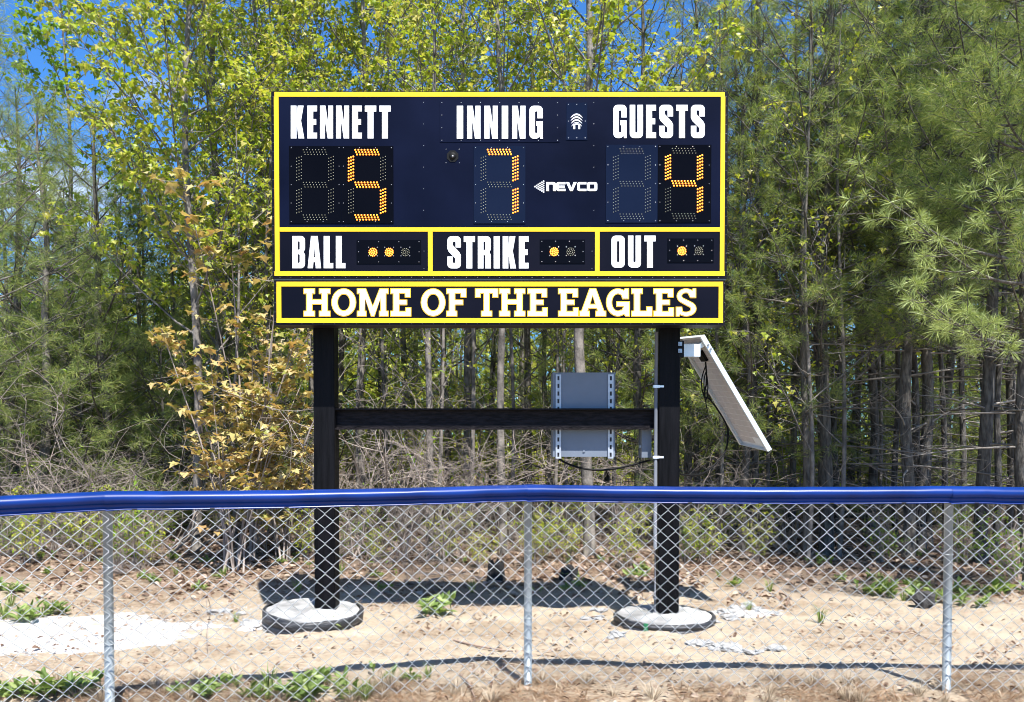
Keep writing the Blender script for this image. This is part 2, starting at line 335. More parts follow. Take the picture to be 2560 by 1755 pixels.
# ------------------------------------------------------------------ lettering
def arc(cx, cy, rx, ry, a0, a1, n=6):
    return [(cx + rx * math.cos(R(a0 + (a1 - a0) * i / n)), cy + ry * math.sin(R(a0 + (a1 - a0) * i / n))) for i in range(n + 1)]
r_ = 1.3
COND = {
 'I': (1.9, [[(0,0),(1.9,0),(1.9,10),(0,10)]]),
 'E': (3.0, [[(0,0),(3,0),(3,1.75),(1.8,1.75),(1.8,4.15),(2.75,4.15),(2.75,5.9),(1.8,5.9),(1.8,8.25),(3,8.25),(3,10),(0,10)]]),
 'L': (3.0, [[(0,0),(3,0),(3,1.6),(1.85,1.6),(1.85,10),(0,10)]]),
 'T': (3.5, [[(.85,0),(2.65,0),(2.65,8.2),(3.5,8.2),(3.5,10),(0,10),(0,8.2),(.85,8.2)]]),
 'N': (4.0, [[(0,0),(1.5,0),(1.5,5.6),(2.35,0),(4,0),(4,10),(2.5,10),(2.5,4.4),(1.65,10),(0,10)]]),
 'K': (4.15, [[(0,0),(1.75,0),(1.75,3.4),(1.95,3.9),(2.35,0),(4.15,0),(3.15,5.4),(3.95,10),(2.15,10),(1.75,6.9),(1.75,10),(0,10)]]),
 'A': (4.2, [[(0,0),(1.65,0),(1.8,1.9),(2.4,1.9),(2.55,0),(4.2,0),(3.15,10),(1.05,10)], [(1.88,3.4),(2.32,3.4),(2.1,6.9)]]),
 'O': (4.1, [arc(r_,8.7,r_,r_,180,90)+arc(4.1-r_,8.7,r_,r_,90,0)+arc(4.1-r_,r_,r_,r_,0,-90)+arc(r_,r_,r_,r_,-90,-180),
             [(1.7,1.9),(1.95,1.65),(2.15,1.65),(2.4,1.9),(2.4,8.1),(2.15,8.35),(1.95,8.35),(1.7,8.1)]]),
 'U': (4.0, [[(0,10)]+arc(r_,r_,r_,r_,180,270)+arc(4-r_,r_,r_,r_,270,360)+[(4,10),(2.35,10),(2.35,1.9),(2.1,1.65),(1.9,1.65),(1.65,1.9),(1.65,10)]]),
 'G': (4.0, [[(4,6.2),(2.4,6.2),(2.4,8.1),(2.15,8.35),(1.9,8.35),(1.65,8.1),(1.65,1.9),(1.9,1.65),(2.15,1.65),(2.4,1.9),(2.4,3.9),(2.05,3.9),(2.05,5.3),(4,5.3),(4,0),(3.25,0),(3.05,.65)]
             + arc(2.0,r_,1.0,r_,-60,-90,2)+arc(r_,r_,r_,r_,270,180)+arc(r_,8.7,r_,r_,180,90)+arc(4-r_,8.7,r_,r_,90,0)]),
 'S': (4.2, [[(4.2,6.5),(2.55,6.5),(2.55,8.1),(2.3,8.35),(1.95,8.35),(1.7,8.1),(1.7,7.2),(3.75,5.0),(4.2,4.1)]+arc(4.2-r_,r_,r_,r_,0,-90)+arc(r_,r_,r_,r_,270,180)
             +[(0,3.7),(1.65,3.7),(1.65,1.9),(1.9,1.65),(2.25,1.65),(2.5,1.9),(2.5,3.1),(.4,5.2),(0,6.1)]+arc(r_,8.7,r_,r_,180,90)+arc(4.2-r_,8.7,r_,r_,90,0)]),
 'B': (4.0, [[(0,0)]+arc(2.7,r_,r_,r_,270,360)+[(4,4.2),(3.55,5.05),(4,5.9)]+arc(2.7,8.7,r_,r_,0,90)+[(0,10)],
             [(1.75,1.65),(2.15,1.65),(2.35,1.9),(2.35,4.1),(2.15,4.35),(1.75,4.35)], [(1.75,5.75),(2.15,5.75),(2.35,6.0),(2.35,8.1),(2.15,8.35),(1.75,8.35)]]),
 'R': (4.05, [[(0,0),(1.75,0),(1.75,4.2),(2.1,4.2),(2.3,3.9),(2.3,0),(4.05,0),(4.05,4.2),(3.6,5.05),(4.05,5.9)]+arc(2.75,8.7,r_,r_,0,90)+[(0,10)],
             [(1.75,5.7),(2.15,5.7),(2.35,6.0),(2.35,8.1),(2.15,8.35),(1.75,8.35)]]),
}
def ell(cx, cy, rx, ry, n=28): return arc(cx, cy, rx, ry, 0, 360 - 360 / n, n - 1)
SLAB = {
 'H': (9.5, [[(0,0),(4.1,0),(4.1,2.1),(3.2,2.1),(3.2,4.2),(6.3,4.2),(6.3,2.1),(5.4,2.1),(5.4,0),(9.5,0),(9.5,2.1),(8.6,2.1),(8.6,7.9),(9.5,7.9),(9.5,10),(5.4,10),(5.4,7.9),(6.3,7.9),(6.3,6.2),(3.2,6.2),(3.2,7.9),(4.1,7.9),(4.1,10),(0,10),(0,7.9),(.9,7.9),(.9,2.1),(0,2.1)]]),
 'O': (8.8, [ell(4.4,5,4.4,5), ell(4.4,5,2.05,2.8)]),
 'M': (11.1, [[(0,0),(3.4,0),(3.4,2.1),(2.9,2.1),(2.9,6.2),(4.9,0),(6.2,0),(8.2,6.2),(8.2,2.1),(7.7,2.1),(7.7,0),(11.1,0),(11.1,2.1),(10.3,2.1),(10.3,7.9),(11.1,7.9),(11.1,10),(7.9,10),(5.55,3.9),(3.2,10),(0,10),(0,7.9),(.8,7.9),(.8,2.1),(0,2.1)]]),
 'E': (7.3, [[(0,0),(7.3,0),(7.3,3.3),(5.2,3.3),(5.2,2.0),(3.2,2.0),(3.2,4.0),(5.9,4.0),(5.9,6.0),(3.2,6.0),(3.2,8.0),(5.0,8.0),(5.0,6.7),(7.1,6.7),(7.1,10),(0,10),(0,7.9),(.9,7.9),(.9,2.1),(0,2.1)]]),
 'F': (7.1, [[(0,0),(3.9,0),(3.9,2.1),(3.2,2.1),(3.2,4),(6,4),(6,6),(3.2,6),(3.2,8),(5,8),(5,6.7),(7.1,6.7),(7.1,10),(0,10),(0,7.9),(.9,7.9),(.9,2.1),(0,2.1)]]),
 'T': (8.2, [[(2.1,0),(6.1,0),(6.1,2.1),(5.2,2.1),(5.2,8.0),(6.1,8.0),(6.1,6.6),(8.2,6.6),(8.2,10),(0,10),(0,6.6),(2.1,6.6),(2.1,8.0),(3.0,8.0),(3.0,2.1),(2.1,2.1)]]),
 'A': (9.4, [[(0,0),(3.7,0),(3.7,2.1),(3.1,2.1),(3.3,2.7),(6.0,2.7),(6.2,2.1),(5.6,2.1),(5.6,0),(9.4,0),(9.4,2.1),(8.7,2.1),(5.9,10),(3.5,10),(.7,2.1),(0,2.1)], [(3.9,4.5),(5.4,4.5),(4.65,7.2)]]),
 'L': (7.4, [[(0,0),(7.4,0),(7.4,3.6),(5.2,3.6),(5.2,2.1),(3.2,2.1),(3.2,7.9),(4.1,7.9),(4.1,10),(0,10),(0,7.9),(.9,7.9),(.9,2.1),(0,2.1)]]),
 'G': (8.4, [[(8.1,6.1),(8.1,10),(6.6,10),(6.2,9.4)]+arc(4.2,5,4.2,5,68,292,18)+[(6.2,.7),(6.8,0),(8.4,0),(8.4,5.4),(3.6,5.4),(3.6,3.4),(6.0,3.4),(5.5,2.4)]+arc(4.2,5,2.0,2.9,-60,-305,16)+[(5.7,6.1)]]),
}
def s_outline():
    top = arc(3.6, 7.15, 3.1, 2.85, 35, 250, 14); bot = arc(3.6, 2.75, 3.4, 2.75, 70, -150, 14)
    up_in = arc(3.6, 7.3, 1.25, 0.85, 250, 40, 8); lo_in = arc(3.6, 2.75, 1.35, 0.85, -145, 70, 8)
    # outer top, then down to the lower inside, across, out along the lower edge and back up the inside
    return ([(7.0, 6.5), (7.0, 10), (5.8, 10), (5.6, 9.4)] + arc(3.5, 7.2, 3.2, 2.8, 55, 235, 12) + arc(3.4, 2.65, 1.65, 0.95, 60, -125, 8)
            + [(2.2, 3.5), (0, 3.5), (0, 0), (1.35, 0), (1.55, .6)] + arc(3.6, 2.8, 3.5, 2.8, -118, 62, 12) + arc(3.5, 7.3, 1.35, 0.95, 250, 65, 8) + [(4.9, 6.5)])
SLAB['S'] = (7.1, [s_outline()])
WIDE = {   # squared rounded maker's letters
 'n': (9, [[(0,0),(2.6,0),(2.6,7.4),(6.0,7.4),(6.4,7.0),(6.4,0),(9,0),(9,8),(8.4,9.4),(7,10),(0,10)]]),
 'E': (9, [[(2,0),(9,0),(9,2.5),(2.8,2.5),(2.6,2.9),(2.6,3.9),(8.4,3.9),(8.4,6.1),(2.6,6.1),(2.6,7.1),(2.8,7.5),(9,7.5),(9,10),(2,10),(.6,9.4),(0,8),(0,2),(.6,.6)]]),
 'V': (10, [[(3.8,0),(6.2,0),(10,10),(7.1,10),(5,3.6),(2.9,10),(0,10)]]),
 'C': (9, [[(2,0),(9,0),(9,2.5),(2.9,2.5),(2.6,2.9),(2.6,7.1),(2.9,7.5),(9,7.5),(9,10),(2,10),(.6,9.4),(0,8),(0,2),(.6,.6)]]),
 'O': (9.6, [[(2,0),(7.6,0),(9,.6),(9.6,2),(9.6,8),(9,9.4),(7.6,10),(2,10),(.6,9.4),(0,8),(0,2),(.6,.6)], [(2.6,2.9),(2.6,7.1),(2.9,7.5),(6.7,7.5),(7,7.1),(7,2.9),(6.7,2.5),(2.9,2.5)]]),
}
def area(p): return 0.5 * sum(p[i][0] * p[(i + 1) % len(p)][1] - p[(i + 1) % len(p)][0] * p[i][1] for i in range(len(p)))
def clean(p):
    q = [p[0]]
    for v in p[1:]:
        if math.hypot(v[0] - q[-1][0], v[1] - q[-1][1]) > 1e-3: q.append(v)
    if math.hypot(q[0][0] - q[-1][0], q[0][1] - q[-1][1]) < 1e-3: q.pop()
    return q
def offset(p, d):
    """grow a counter-clockwise outline by d (mitred)"""
    n = len(p); out = []
    for i in range(n):
        a, b, c = Vector(p[i - 1]), Vector(p[i]), Vector(p[(i + 1) % n])
        e1 = (b - a).normalized(); e2 = (c - b).normalized()
        n1 = Vector((e1.y, -e1.x)); n2 = Vector((e2.y, -e2.x)); k_ = n1 + n2
        if k_.length < 1e-6: k_ = n1
        k_.normalize(); co = max(0.5, k_.dot(n1)); out.append(tuple(b + k_ * (d / co)))
    return out
def add_poly(b, loops, fn, depth, m=0):
    """front face of loops (2D) mapped to 3D by fn, walls running back by depth along +Y"""
    flat = [fn(p) for l in loops for p in l]
    tri = geometry.tessellate_polygon([[Vector((p[0], p[1], 0)) for p in l] for l in loops])
    V = np.array(flat); n = len(V); Vb = V + np.array([0, depth, 0])
    F = []
    for t in tri:
        a, c, d = (loops_flat[t_] for t_ in t) if False else t
        p0, p1, p2 = V[a], V[c], V[d]
        nr = np.cross(p1 - p0, p2 - p0)
        F.append((a, c, d) if nr[1] < 0 else (a, d, c))
    b.add(V, F, m)
    off = 0; Q = []
    for l in loops:
        k_ = len(l)
        for i in range(k_): Q.append((off + i, off + (i + 1) % k_, n + off + (i + 1) % k_, n + off + i))
        off += k_
    b.add(np.concatenate([V, Vb]), Q, m)
def letter_obj(parent, org, font, ch, px0, px1, py0, py1, Y, name='letter', outline=0.0):
    w, loops = font[ch]
    loops = [clean(l) for l in loops]
    lp = [l if (area(l) > 0) == (i == 0) else l[::-1] for i, l in enumerate(loops)]
    y0, y1 = 0.0, 10.0
    def fn(p, Y=Y): return at(px0 + (px1 - px0) * p[0] / w, py1 + (py0 - py1) * p[1] / 10.0, Y)
    b = MB()
    if outline:
        add_poly(b, lp, lambda p: fn(p, Y - 0.0015), 0.0035, 1)            # gold edge, white face proud of it
        add_poly(b, [offset(l, -outline) for l in lp], lambda p: fn(p, Y - 0.0035), 0.002, 0)
        return b.build(name, [M['white'], M['gold']], parent, org)
    add_poly(b, lp, fn, 0.004, 0)
    return b.build(name, M['white'], parent, org)
def word(parent, org, font, text, px0, px1, py0, py1, Y, gap):
    tot = sum(font[c][0] for c in text) + gap * (len(text) - 1); k_ = (px1 - px0) / tot; x = px0
    for c in text:
        w = font[c][0] * k_
        letter_obj(parent, org, font, c, x, x + w, py0, py1, Y)
        x += w + gap * k_

# ------------------------------------------------------------------ scoreboard
YB = 6.27                                  # board face
ORG = (-0.12, 6.66, 0.0)
sb = thing('scoreboard', 'black and navy baseball scoreboard with yellow borders on two black posts', 'scoreboard', ORG)
def pbox(b, px0, py0, px1, py1, yf, yb, m=0):
    """box whose face fills a photo rectangle measured on the plane Y=yf"""
    p = [at(px0, py1, yf), at(px1, py1, yf), at(px1, py0, yf), at(px0, py0, yf)]
    q = [v + np.array([0, yb - yf, 0]) for v in p]
    b.hexa([p[0], p[1], q[1], q[0], p[3], p[2], q[2], q[3]], m)
def rect(b, px0, py0, px1, py1, yf, yb, m=0):
    """true axis aligned box: edges measured at their middle"""
    mx, my = (px0 + px1) / 2, (py0 + py1) / 2
    x0 = at(px0, my, yf)[0]; x1 = at(px1, my, yf)[0]; z0 = at(mx, py1, yf)[2]; z1 = at(mx, py0, yf)[2]
    b.box((x0, yf, z0), (x1, yb, z1), m)
BACK = 6.46
b = MB(); rect(b, 679.5, 228.5, 1818.5, 697.5, YB + 0.004, BACK)
cab = b.build('cabinet', [M['black_trim']], sb, ORG)
b = MB(); rect(b, 684.5, 701.0, 1812.5, 812.5, YB + 0.004, BACK)
sign = b.build('sign_panel', [M['black_trim']], sb, ORG)
b = MB(); rect(b, 686, 698.3, 1815, 700.4, YB + 0.012, BACK - 0.02)
b.build('joint_strip', M['galv'], sb, ORG)
# painted faces
b = MB(); rect(b, 698, 242, 1801, 569, YB, YB + 0.0035); b.build('score_face', M['navy'], cab, ORG)
for (a0, a1) in ((702.5, 1069.5), (1082.5, 1487), (1499.5, 1797.5)):
    b = MB(); rect(b, a0, 581, a1, 677.5, YB, YB + 0.0035); b.build('count_face', M['black_sheet'], cab, ORG)
b = MB(); rect(b, 704, 717, 1796, 794.5, YB, YB + 0.0035); b.build('sign_face', M['black_sheet'], sign, ORG)
# yellow borders
YS = YB - 0.002
def stripe(parent, *r):
    bb = MB(); rect(bb, *r, YS, YB + 0.0035); bb.build('border_stripe', M['yellow'], parent, ORG)
stripe(cab, 686, 230, 1812, 241.5); stripe(cab, 686, 678, 1812, 689.5)
stripe(cab, 698, 568.2, 1800.5, 578.8)
stripe(cab, 686, 241.7, 697.6, 677.8); stripe(cab, 1801, 241.7, 1812, 677.8)
stripe(cab, 1070, 579, 1081.6, 677.8); stripe(cab, 1487.6, 579, 1499, 677.8)
stripe(sign, 691.2, 704.2, 1807.6, 716); stripe(sign, 691.2, 795.2, 1807.6, 807)
stripe(sign, 691.2, 716.2, 703, 795); stripe(sign, 1796.6, 716.2, 1807.6, 795)
# words
YL = YB - 0.003
word(cab, ORG, COND, 'KENNETT', 727, 976.5, 264, 346, YL, 0.95)
word(cab, ORG, COND, 'GUESTS', 1533.5, 1762, 262, 345, YL, 0.95)
word(cab, ORG, COND, 'BALL', 730.7, 863.5, 590, 670.5, YL, 0.85)
word(cab, ORG, COND, 'STRIKE', 1118.5, 1321.3, 590.5, 671, YL, 0.9)
word(cab, ORG, COND, 'OUT', 1528.7, 1639, 589, 669, YL, 1.05)
# face plates
def plate(parent, px0, py0, px1, py1, m, name='face_plate', screws=(4, 5), proud=0.0045):
    bb = MB(); rect(bb, px0, py0, px1, py1, YB - proud, YB + 0.001); o = bb.build(name, M[m], parent, ORG)
    sc = MB(); nx, ny = screws
    pts = [(px0 + 5 + (px1 - px0 - 10) * i / (nx - 1), yy) for i in range(nx) for yy in (py0 + 4.5, py1 - 4.5)]
    pts += [(xx, py0 + 4.5 + (py1 - py0 - 9) * j / (ny - 1)) for j in range(1, ny - 1) for xx in (px0 + 5, px1 - 5)]
    for (x, y) in pts: dome(sc, x, y, YB - proud, 0.0042, 0.003)
    sc.build('screws', M['screw'], o, ORG, props=STUFF)
    return o
def dome(b, px, py, Y, r, h, m=0, n=6):
    c = at(px, py, Y)
    V = [c + np.array([r * math.cos(2 * math.pi * i / n), 0.0005, r * math.sin(2 * math.pi * i / n)]) for i in range(n)]
    V += [c + np.array([0.62 * r * math.cos(2 * math.pi * i / n), -0.7 * h, 0.62 * r * math.sin(2 * math.pi * i / n)]) for i in range(n)] + [c + np.array([0, -h, 0])]
    F4 = [(i, (i + 1) % n, n + (i + 1) % n, n + i) for i in range(n)]; F3 = [(n + i, n + (i + 1) % n, 2 * n) for i in range(n)]
    k_ = b.n; b.add(V, F4, m); b.f.append((np.array(F3) + k_, m))
SEG = {'5': 'afgcd', '7': 'abc', '4': 'fgbc', '': ''}
def digit(px0, py0, px1, py1, lx0, ly0, val, m):
    o = plate(cab, px0, py0, px1, py1, m, 'digit_panel')
    w, h = 92.0, 175.0; on, off = MB(), MB(); YD = YB - 0.0045
    rng = np.random.RandomState(int(px0))
    segs = {'a': ((15, 6), (77, 6)), 'g': ((15, 87.5), (77, 87.5)), 'd': ((15, 169), (77, 169)),
            'f': ((6, 15), (6, 79)), 'e': ((6, 96), (6, 160)), 'b': ((86, 15), (86, 79)), 'c': ((86, 96), (86, 160))}
    for k_, (p, q) in segs.items():
        d = np.array(q, float) - np.array(p, float); L_ = np.linalg.norm(d); d /= L_; nrm = np.array([-d[1], d[0]])
        lit = k_ in SEG[val]
        for row in (-1, 0, 1):
            n = 8
            for i in range(n):
                c = np.array(p) + d * (L_ * (i + 0.5) / n + row * 2.2) + nrm * row * 5.8
                if lit:
                    dome(on, lx0 + c[0], ly0 + c[1], YD, 0.0076, 0.006, 0)
                    dome(on, lx0 + c[0] - 0.4, ly0 + c[1] - 0.6, YD - 0.0045, 0.0038, 0.004, 1)
                else: dome(off, lx0 + c[0], ly0 + c[1], YD, 0.0036, 0.005)
    if val: on.build('lit_leds', [M['led_on'], M['led_hot']], o, ORG, props=STUFF)
    off.build('unlit_leds', M['led_off'], o, ORG, props=STUFF)
digit(723, 365, 852.6, 558.5, 741.5, 374.5, '', 'black_gloss')
digit(853.4, 365, 983.5, 558.5, 871.5, 374.5, '5', 'black_gloss')
digit(1184, 364.5, 1313.5, 558.5, 1202.5, 374, '7', 'navy_gloss')
digit(1514.8, 361.8, 1644, 556.4, 1533.5, 372, '', 'navy_gloss')
digit(1644.8, 361.8, 1778, 556.4, 1664, 371, '4', 'black_gloss')
# INNING plate with its own lettering on it
pi_ = plate(cab, 1099.6, 252, 1399, 355.5, 'navy', screws=(7, 4), proud=0.003)
word(cab, ORG, COND, 'INNING', 1142, 1357, 264.3, 346.5, YB - 0.0065, 1.2)
# wireless plate: small n under four arcs
wp = plate(cab, 1416, 256.5, 1468, 349.5, 'navy_gloss', screws=(3, 3), proud=0.0035)
bb = MB()
for i in range(4):
    ro, ri = 20.5 - i * 0.9, 0
    cx, cy = 1441.5, 304.5 - 13 + i * 7.0; hw = 15.5 - i * 0.8
    top = [(cx + hw * t, cy - 9 * (1 - t * t) - 1.7 * (1 - abs(t) ** 3) + 3) for t in np.linspace(-1, 1, 11)]
    low = [(cx + hw * t, cy - 9 * (1 - t * t) + 1.7 * (1 - abs(t) ** 3) + 3.4) for t in np.linspace(1, -1, 11)]
    add_poly(bb, [clean(top + low)], lambda p: at(p[0], p[1], YB - 0.006), 0.002)
bb.build('signal_mark', M['white'], wp, ORG)
letter_obj(wp, ORG, WIDE, 'n', 1433, 1450.5, 307.5, 322.5, YB - 0.006)
# maker's name with its arrow of dots
x = 1365.5
for ch, w_ in zip('nEVCO', (24, 23, 27, 23, 26)):
    letter_obj(cab, ORG, WIDE, ch, x, x + w_, 455.2, 477.5, YL); x += w_ + 1.2
bb = MB()
for c_ in range(6):
    for r__ in range(c_ + 1):
        dome(bb, 1337 + c_ * 4.4, 466.8 + (r__ - c_ / 2) * 5.4, YB, 0.0072, 0.0015, n=8)
bb.build('arrow_mark', M['white'], cab, ORG, props=STUFF)
# round horn in its octagonal opening
bb = MB(); c = at(1131.5, 390.3, YB)
oct_ = [(1131.5 + 15.5 * math.cos(R(22.5 + 45 * i)), 390.3 + 15.5 * math.sin(R(22.5 + 45 * i))) for i in range(8)]
add_poly(bb, [oct_], lambda p: at(p[0], p[1], YB - 0.003), 0.003, 0)
dome(bb, 1131.5, 390.3, YB - 0.003, 0.03, 0.012, 0, n=16); dome(bb, 1131.5, 390.3, YB - 0.014, 0.009, 0.006, 1, n=10)
for sx in (-16.5, 16.5):
    for sy in (-17, 17): dome(bb, 1131.5 + sx, 390.3 + sy, YB, 0.004, 0.003, 1)
bb.build('horn', [M['rubber'], M['screw']], cab, ORG, smooth=False)
# round lamps
def lamps(px0, py0, px1, py1, pts, sc):
    o = plate(cab, px0, py0, px1, py1, 'black_gloss', 'lamp_panel', screws=sc)
    for (x, y, lit) in pts:
        bb = MB()
        for (n, rad) in ((13, 9.4), (7, 5.0), (1, 0)):
            for i in range(n):
                a = 2 * math.pi * i / max(n, 1) + n * 0.2
                px, py = x + rad * math.cos(a), y + rad * math.sin(a)
                if lit:
                    dome(bb, px, py, YB - 0.0045, 0.0064, 0.006, 0); dome(bb, px, py, YB - 0.009, 0.0036, 0.004, 1)
                else: dome(bb, px, py, YB - 0.0045, 0.0036, 0.005, 0)
        bb.build('lit_lamp' if lit else 'unlit_lamp', [M['led_on'], M['led_hot']] if lit else M['led_off'], o, ORG)
        bb = MB()
        for sx in (-11, 11):
            for sy in (-12, 9.5): dome(bb, x + sx, y + sy, YB - 0.0045, 0.0052, 0.004)
        bb.build('screws', M['screw'], o, ORG, props=STUFF)
lamps(891.5, 600, 1052.5, 659.5, [(932.3, 630.5, 1), (972.9, 630.5, 1), (1013.4, 630.5, 0)], (4, 3))
lamps(1349.7, 599, 1462.6, 658.6, [(1385.4, 629.3, 1), (1426.7, 629.3, 0)], (4, 3))
lamps(1669, 596, 1784.5, 656, [(1704.8, 627.4, 1), (1747.4, 626.8, 0)], (4, 3))
# slab lettering on the lower sign
Z5 = 3.873
for ch, a, c_ in [('H', 670 + 343 / Z5, 670 + 605 / Z5), ('O', 670 + 612 / Z5, 670 + 855 / Z5), ('M', 670 + 860 / Z5, 670 + 1168 / Z5), ('E', 670 + 1183 / Z5, 670 + 1388 / Z5),
                 ('O', 670 + 1478 / Z5, 670 + 1720 / Z5), ('F', 670 + 1725 / Z5, 670 + 1922 / Z5), ('T', 670 + 2003 / Z5, 670 + 2230 / Z5),
                 ('H', 1240 + 28 / Z5, 1240 + 285 / Z5), ('E', 1240 + 303 / Z5, 1240 + 502 / Z5), ('E', 1240 + 600 / Z5, 1240 + 802 / Z5), ('A', 1240 + 806 / Z5, 1240 + 1068 / Z5),
                 ('G', 1240 + 1064 / Z5, 1240 + 1297 / Z5), ('L', 1240 + 1308 / Z5, 1240 + 1515 / Z5), ('E', 1240 + 1522 / Z5, 1240 + 1725 / Z5), ('S', 1240 + 1740 / Z5, 1240 + 1942 / Z5)]:
    letter_obj(sign, ORG, SLAB, ch, a, c_, 720.5, 791.5, YL, outline=0.34)
# rivets
bb = MB()
for i in range(41):
    dome(bb, 700 + i * 27.4, 693.6, YB + 0.004, 0.0032, 0.002)
for j in range(20):
    for x in (682.6, 1815): dome(bb, x, 242 + j * 23, YB + 0.004, 0.0032, 0.002)
for j in range(12):
    for x in (1097 - 38, 1484.5): 
        if j < 6: dome(bb, x, 256 + j * 54, YB, 0.0036, 0.002)
for x in (1060, 1480): 
    for y in (628, 672): dome(bb, x, y, YB, 0.0036, 0.002)
bb.build('rivets', M['screw'], cab, ORG, props=STUFF)
bb = MB()
for i in range(41): dome(bb, 700 + i * 27.4, 809.6, YB + 0.004, 0.0032, 0.002)
for j in range(5):
    for x in (687.6, 1810.5): dome(bb, x, 708 + j * 24, YB + 0.004, 0.0032, 0.002)
bb.build('rivets', M['screw'], sign, ORG, props=STUFF)
# posts and the cross channel
for x_ in (-1.508, 1.262):
    for z_ in (2.5, 3.2, 3.9):
        bb = MB(); bb.box((x_ - 0.11, BACK + 0.0005, z_ - 0.03), (x_ + 0.11, 6.579, z_ + 0.03)); bb.build('mounting_bracket', M['black_trim'], sb, ORG)
PX = (-1.508, 1.262); YP0, YP1 = 6.58, 6.75
TOPZ = at(1280, 300, YP0)[2]
def chamfer_post(x, w, z0, z1, c=0.006):
    bb = MB(); h = w / 2
    sec = [(-h + c, YP0), (h - c, YP0), (h, YP0 + c), (h, YP1 - c), (h - c, YP1), (-h + c, YP1), (-h, YP1 - c), (-h, YP0 + c)]
    V = [(x + a, y, z0) for a, y in sec] + [(x + a, y, z1) for a, y in sec]
    bb.add(V, [(i, (i + 1) % 8, 8 + (i + 1) % 8, 8 + i) for i in range(8)]); bb.f.append((np.array([[8, 9, 10, 11, 12, 13, 14, 15]]), 0))
    return bb
for x in PX: chamfer_post(x, 0.168, -0.1, TOPZ).build('post', M['post'], sb, ORG)
zt, zb = at(1280, 1021, 6.62)[2], at(1280, 1074, 6.62)[2]
bb = MB(); xa, xb = PX[0] + 0.085, PX[1] - 0.085
bb.box((xa, 6.655, zb + 0.012), (xb, 6.667, zt - 0.012)); bb.box((xa, 6.60, zt - 0.012), (xb, 6.667, zt)); bb.box((xa, 6.60, zb), (xb, 6.667, zb + 0.012))
bb.build('cross_beam', M['beam'], sb, ORG)

# ------------------------------------------------------------------ footings
def footing(px, py_unused, Y, rad, zt, label, ringlow):
    x = (px - 1280) * Y / F_PX; z0 = float(g(x, Y))
    org = (x, Y, z0)
    t = thing('post_footing', label, 'footing', org, 'concrete post footings')
    bb = MB(); n = 48; rs = np.random.RandomState(int(px))
    prof = [(rad - 0.012, -0.05), (rad - 0.012, zt - 0.004), (rad - 0.03, zt + 0.004), (rad * 0.6, zt + 0.012), (0.12, zt + 0.018), (0.0, zt + 0.018)]
    bb.lathe(org, prof, n); V = bb.v[0]; V[:, 2] += np.where(V[:, 2] > z0 + zt - 0.01, rs.normal(0, 0.005, len(V)), 0)
    bb.build('concrete', M['concrete'], t, org, smooth=True)
    bb = MB()
    bb.lathe(org, [(rad - 0.010, -0.06), (rad + 0.012, -0.06), (rad + 0.014, zt * 0.25), (rad + 0.004, zt * 0.32), (rad + 0.015, zt * 0.42), (rad + 0.016, zt - 0.012), (rad + 0.004, zt), (rad - 0.014, zt - 0.002)], n)
    V = bb.v[0]; th_ = np.arctan2(V[:, 1] - Y, V[:, 0] - x); V[:, 2] += 0.008 * np.sin(th_ * 2 + 1.0) + 0.005 * np.sin(th_ * 5 + px) + rs.normal(0, 0.0015, len(V)); q_ = 1 + 0.012 * np.sin(3 * th_ + px) + 0.006 * np.sin(7 * th_); V[:, 0] = x + (V[:, 0] - x) * q_; V[:, 1] = Y + (V[:, 1] - Y) * q_
    bb.build('form_ring', M['form'], t, org, smooth=True)
    return t, (x, Y, z0)
f1, fo1 = footing(779, 0, 6.63, 0.385, 0.125, 'thick round concrete footing with black ring under the left scoreboard post', True)
f2, fo2 = footing(1661, 0, 6.66, 0.395, 0.072, 'low round concrete footing with scuffed black ring under the right post', False)
bb = MB(); a = R(244)
for k_ in range(2):
    pass
f1.rotation_euler = (0.035, 0.05, 0)
blob_sheet('soil_heap', fo1[0] + 0.15, fo1[1] - 0.42, 0.34, 0.09, 0.25, 31, 0.03, 40, 'ground'); blob_sheet('soil_heap', fo2[0] - 0.2, fo2[1] - 0.41, 0.3, 0.07, -0.3, 37, 0.025, 40, 'ground')
ang0 = R(238); pts = []
V = []
for i in range(4):
    aa = ang0 + R(1.6) * i
    for z in (0.012, 0.074): V.append((fo2[0] + 0.413 * math.cos(aa), fo2[1] + 0.413 * math.sin(aa), fo2[2] + z))
bb.add(V, [(2 * i, 2 * i + 2, 2 * i + 3, 2 * i + 1) for i in range(3)]); bb.build('tape', M['green_tape'], f2, (fo2[0], fo2[1], fo2[2]))

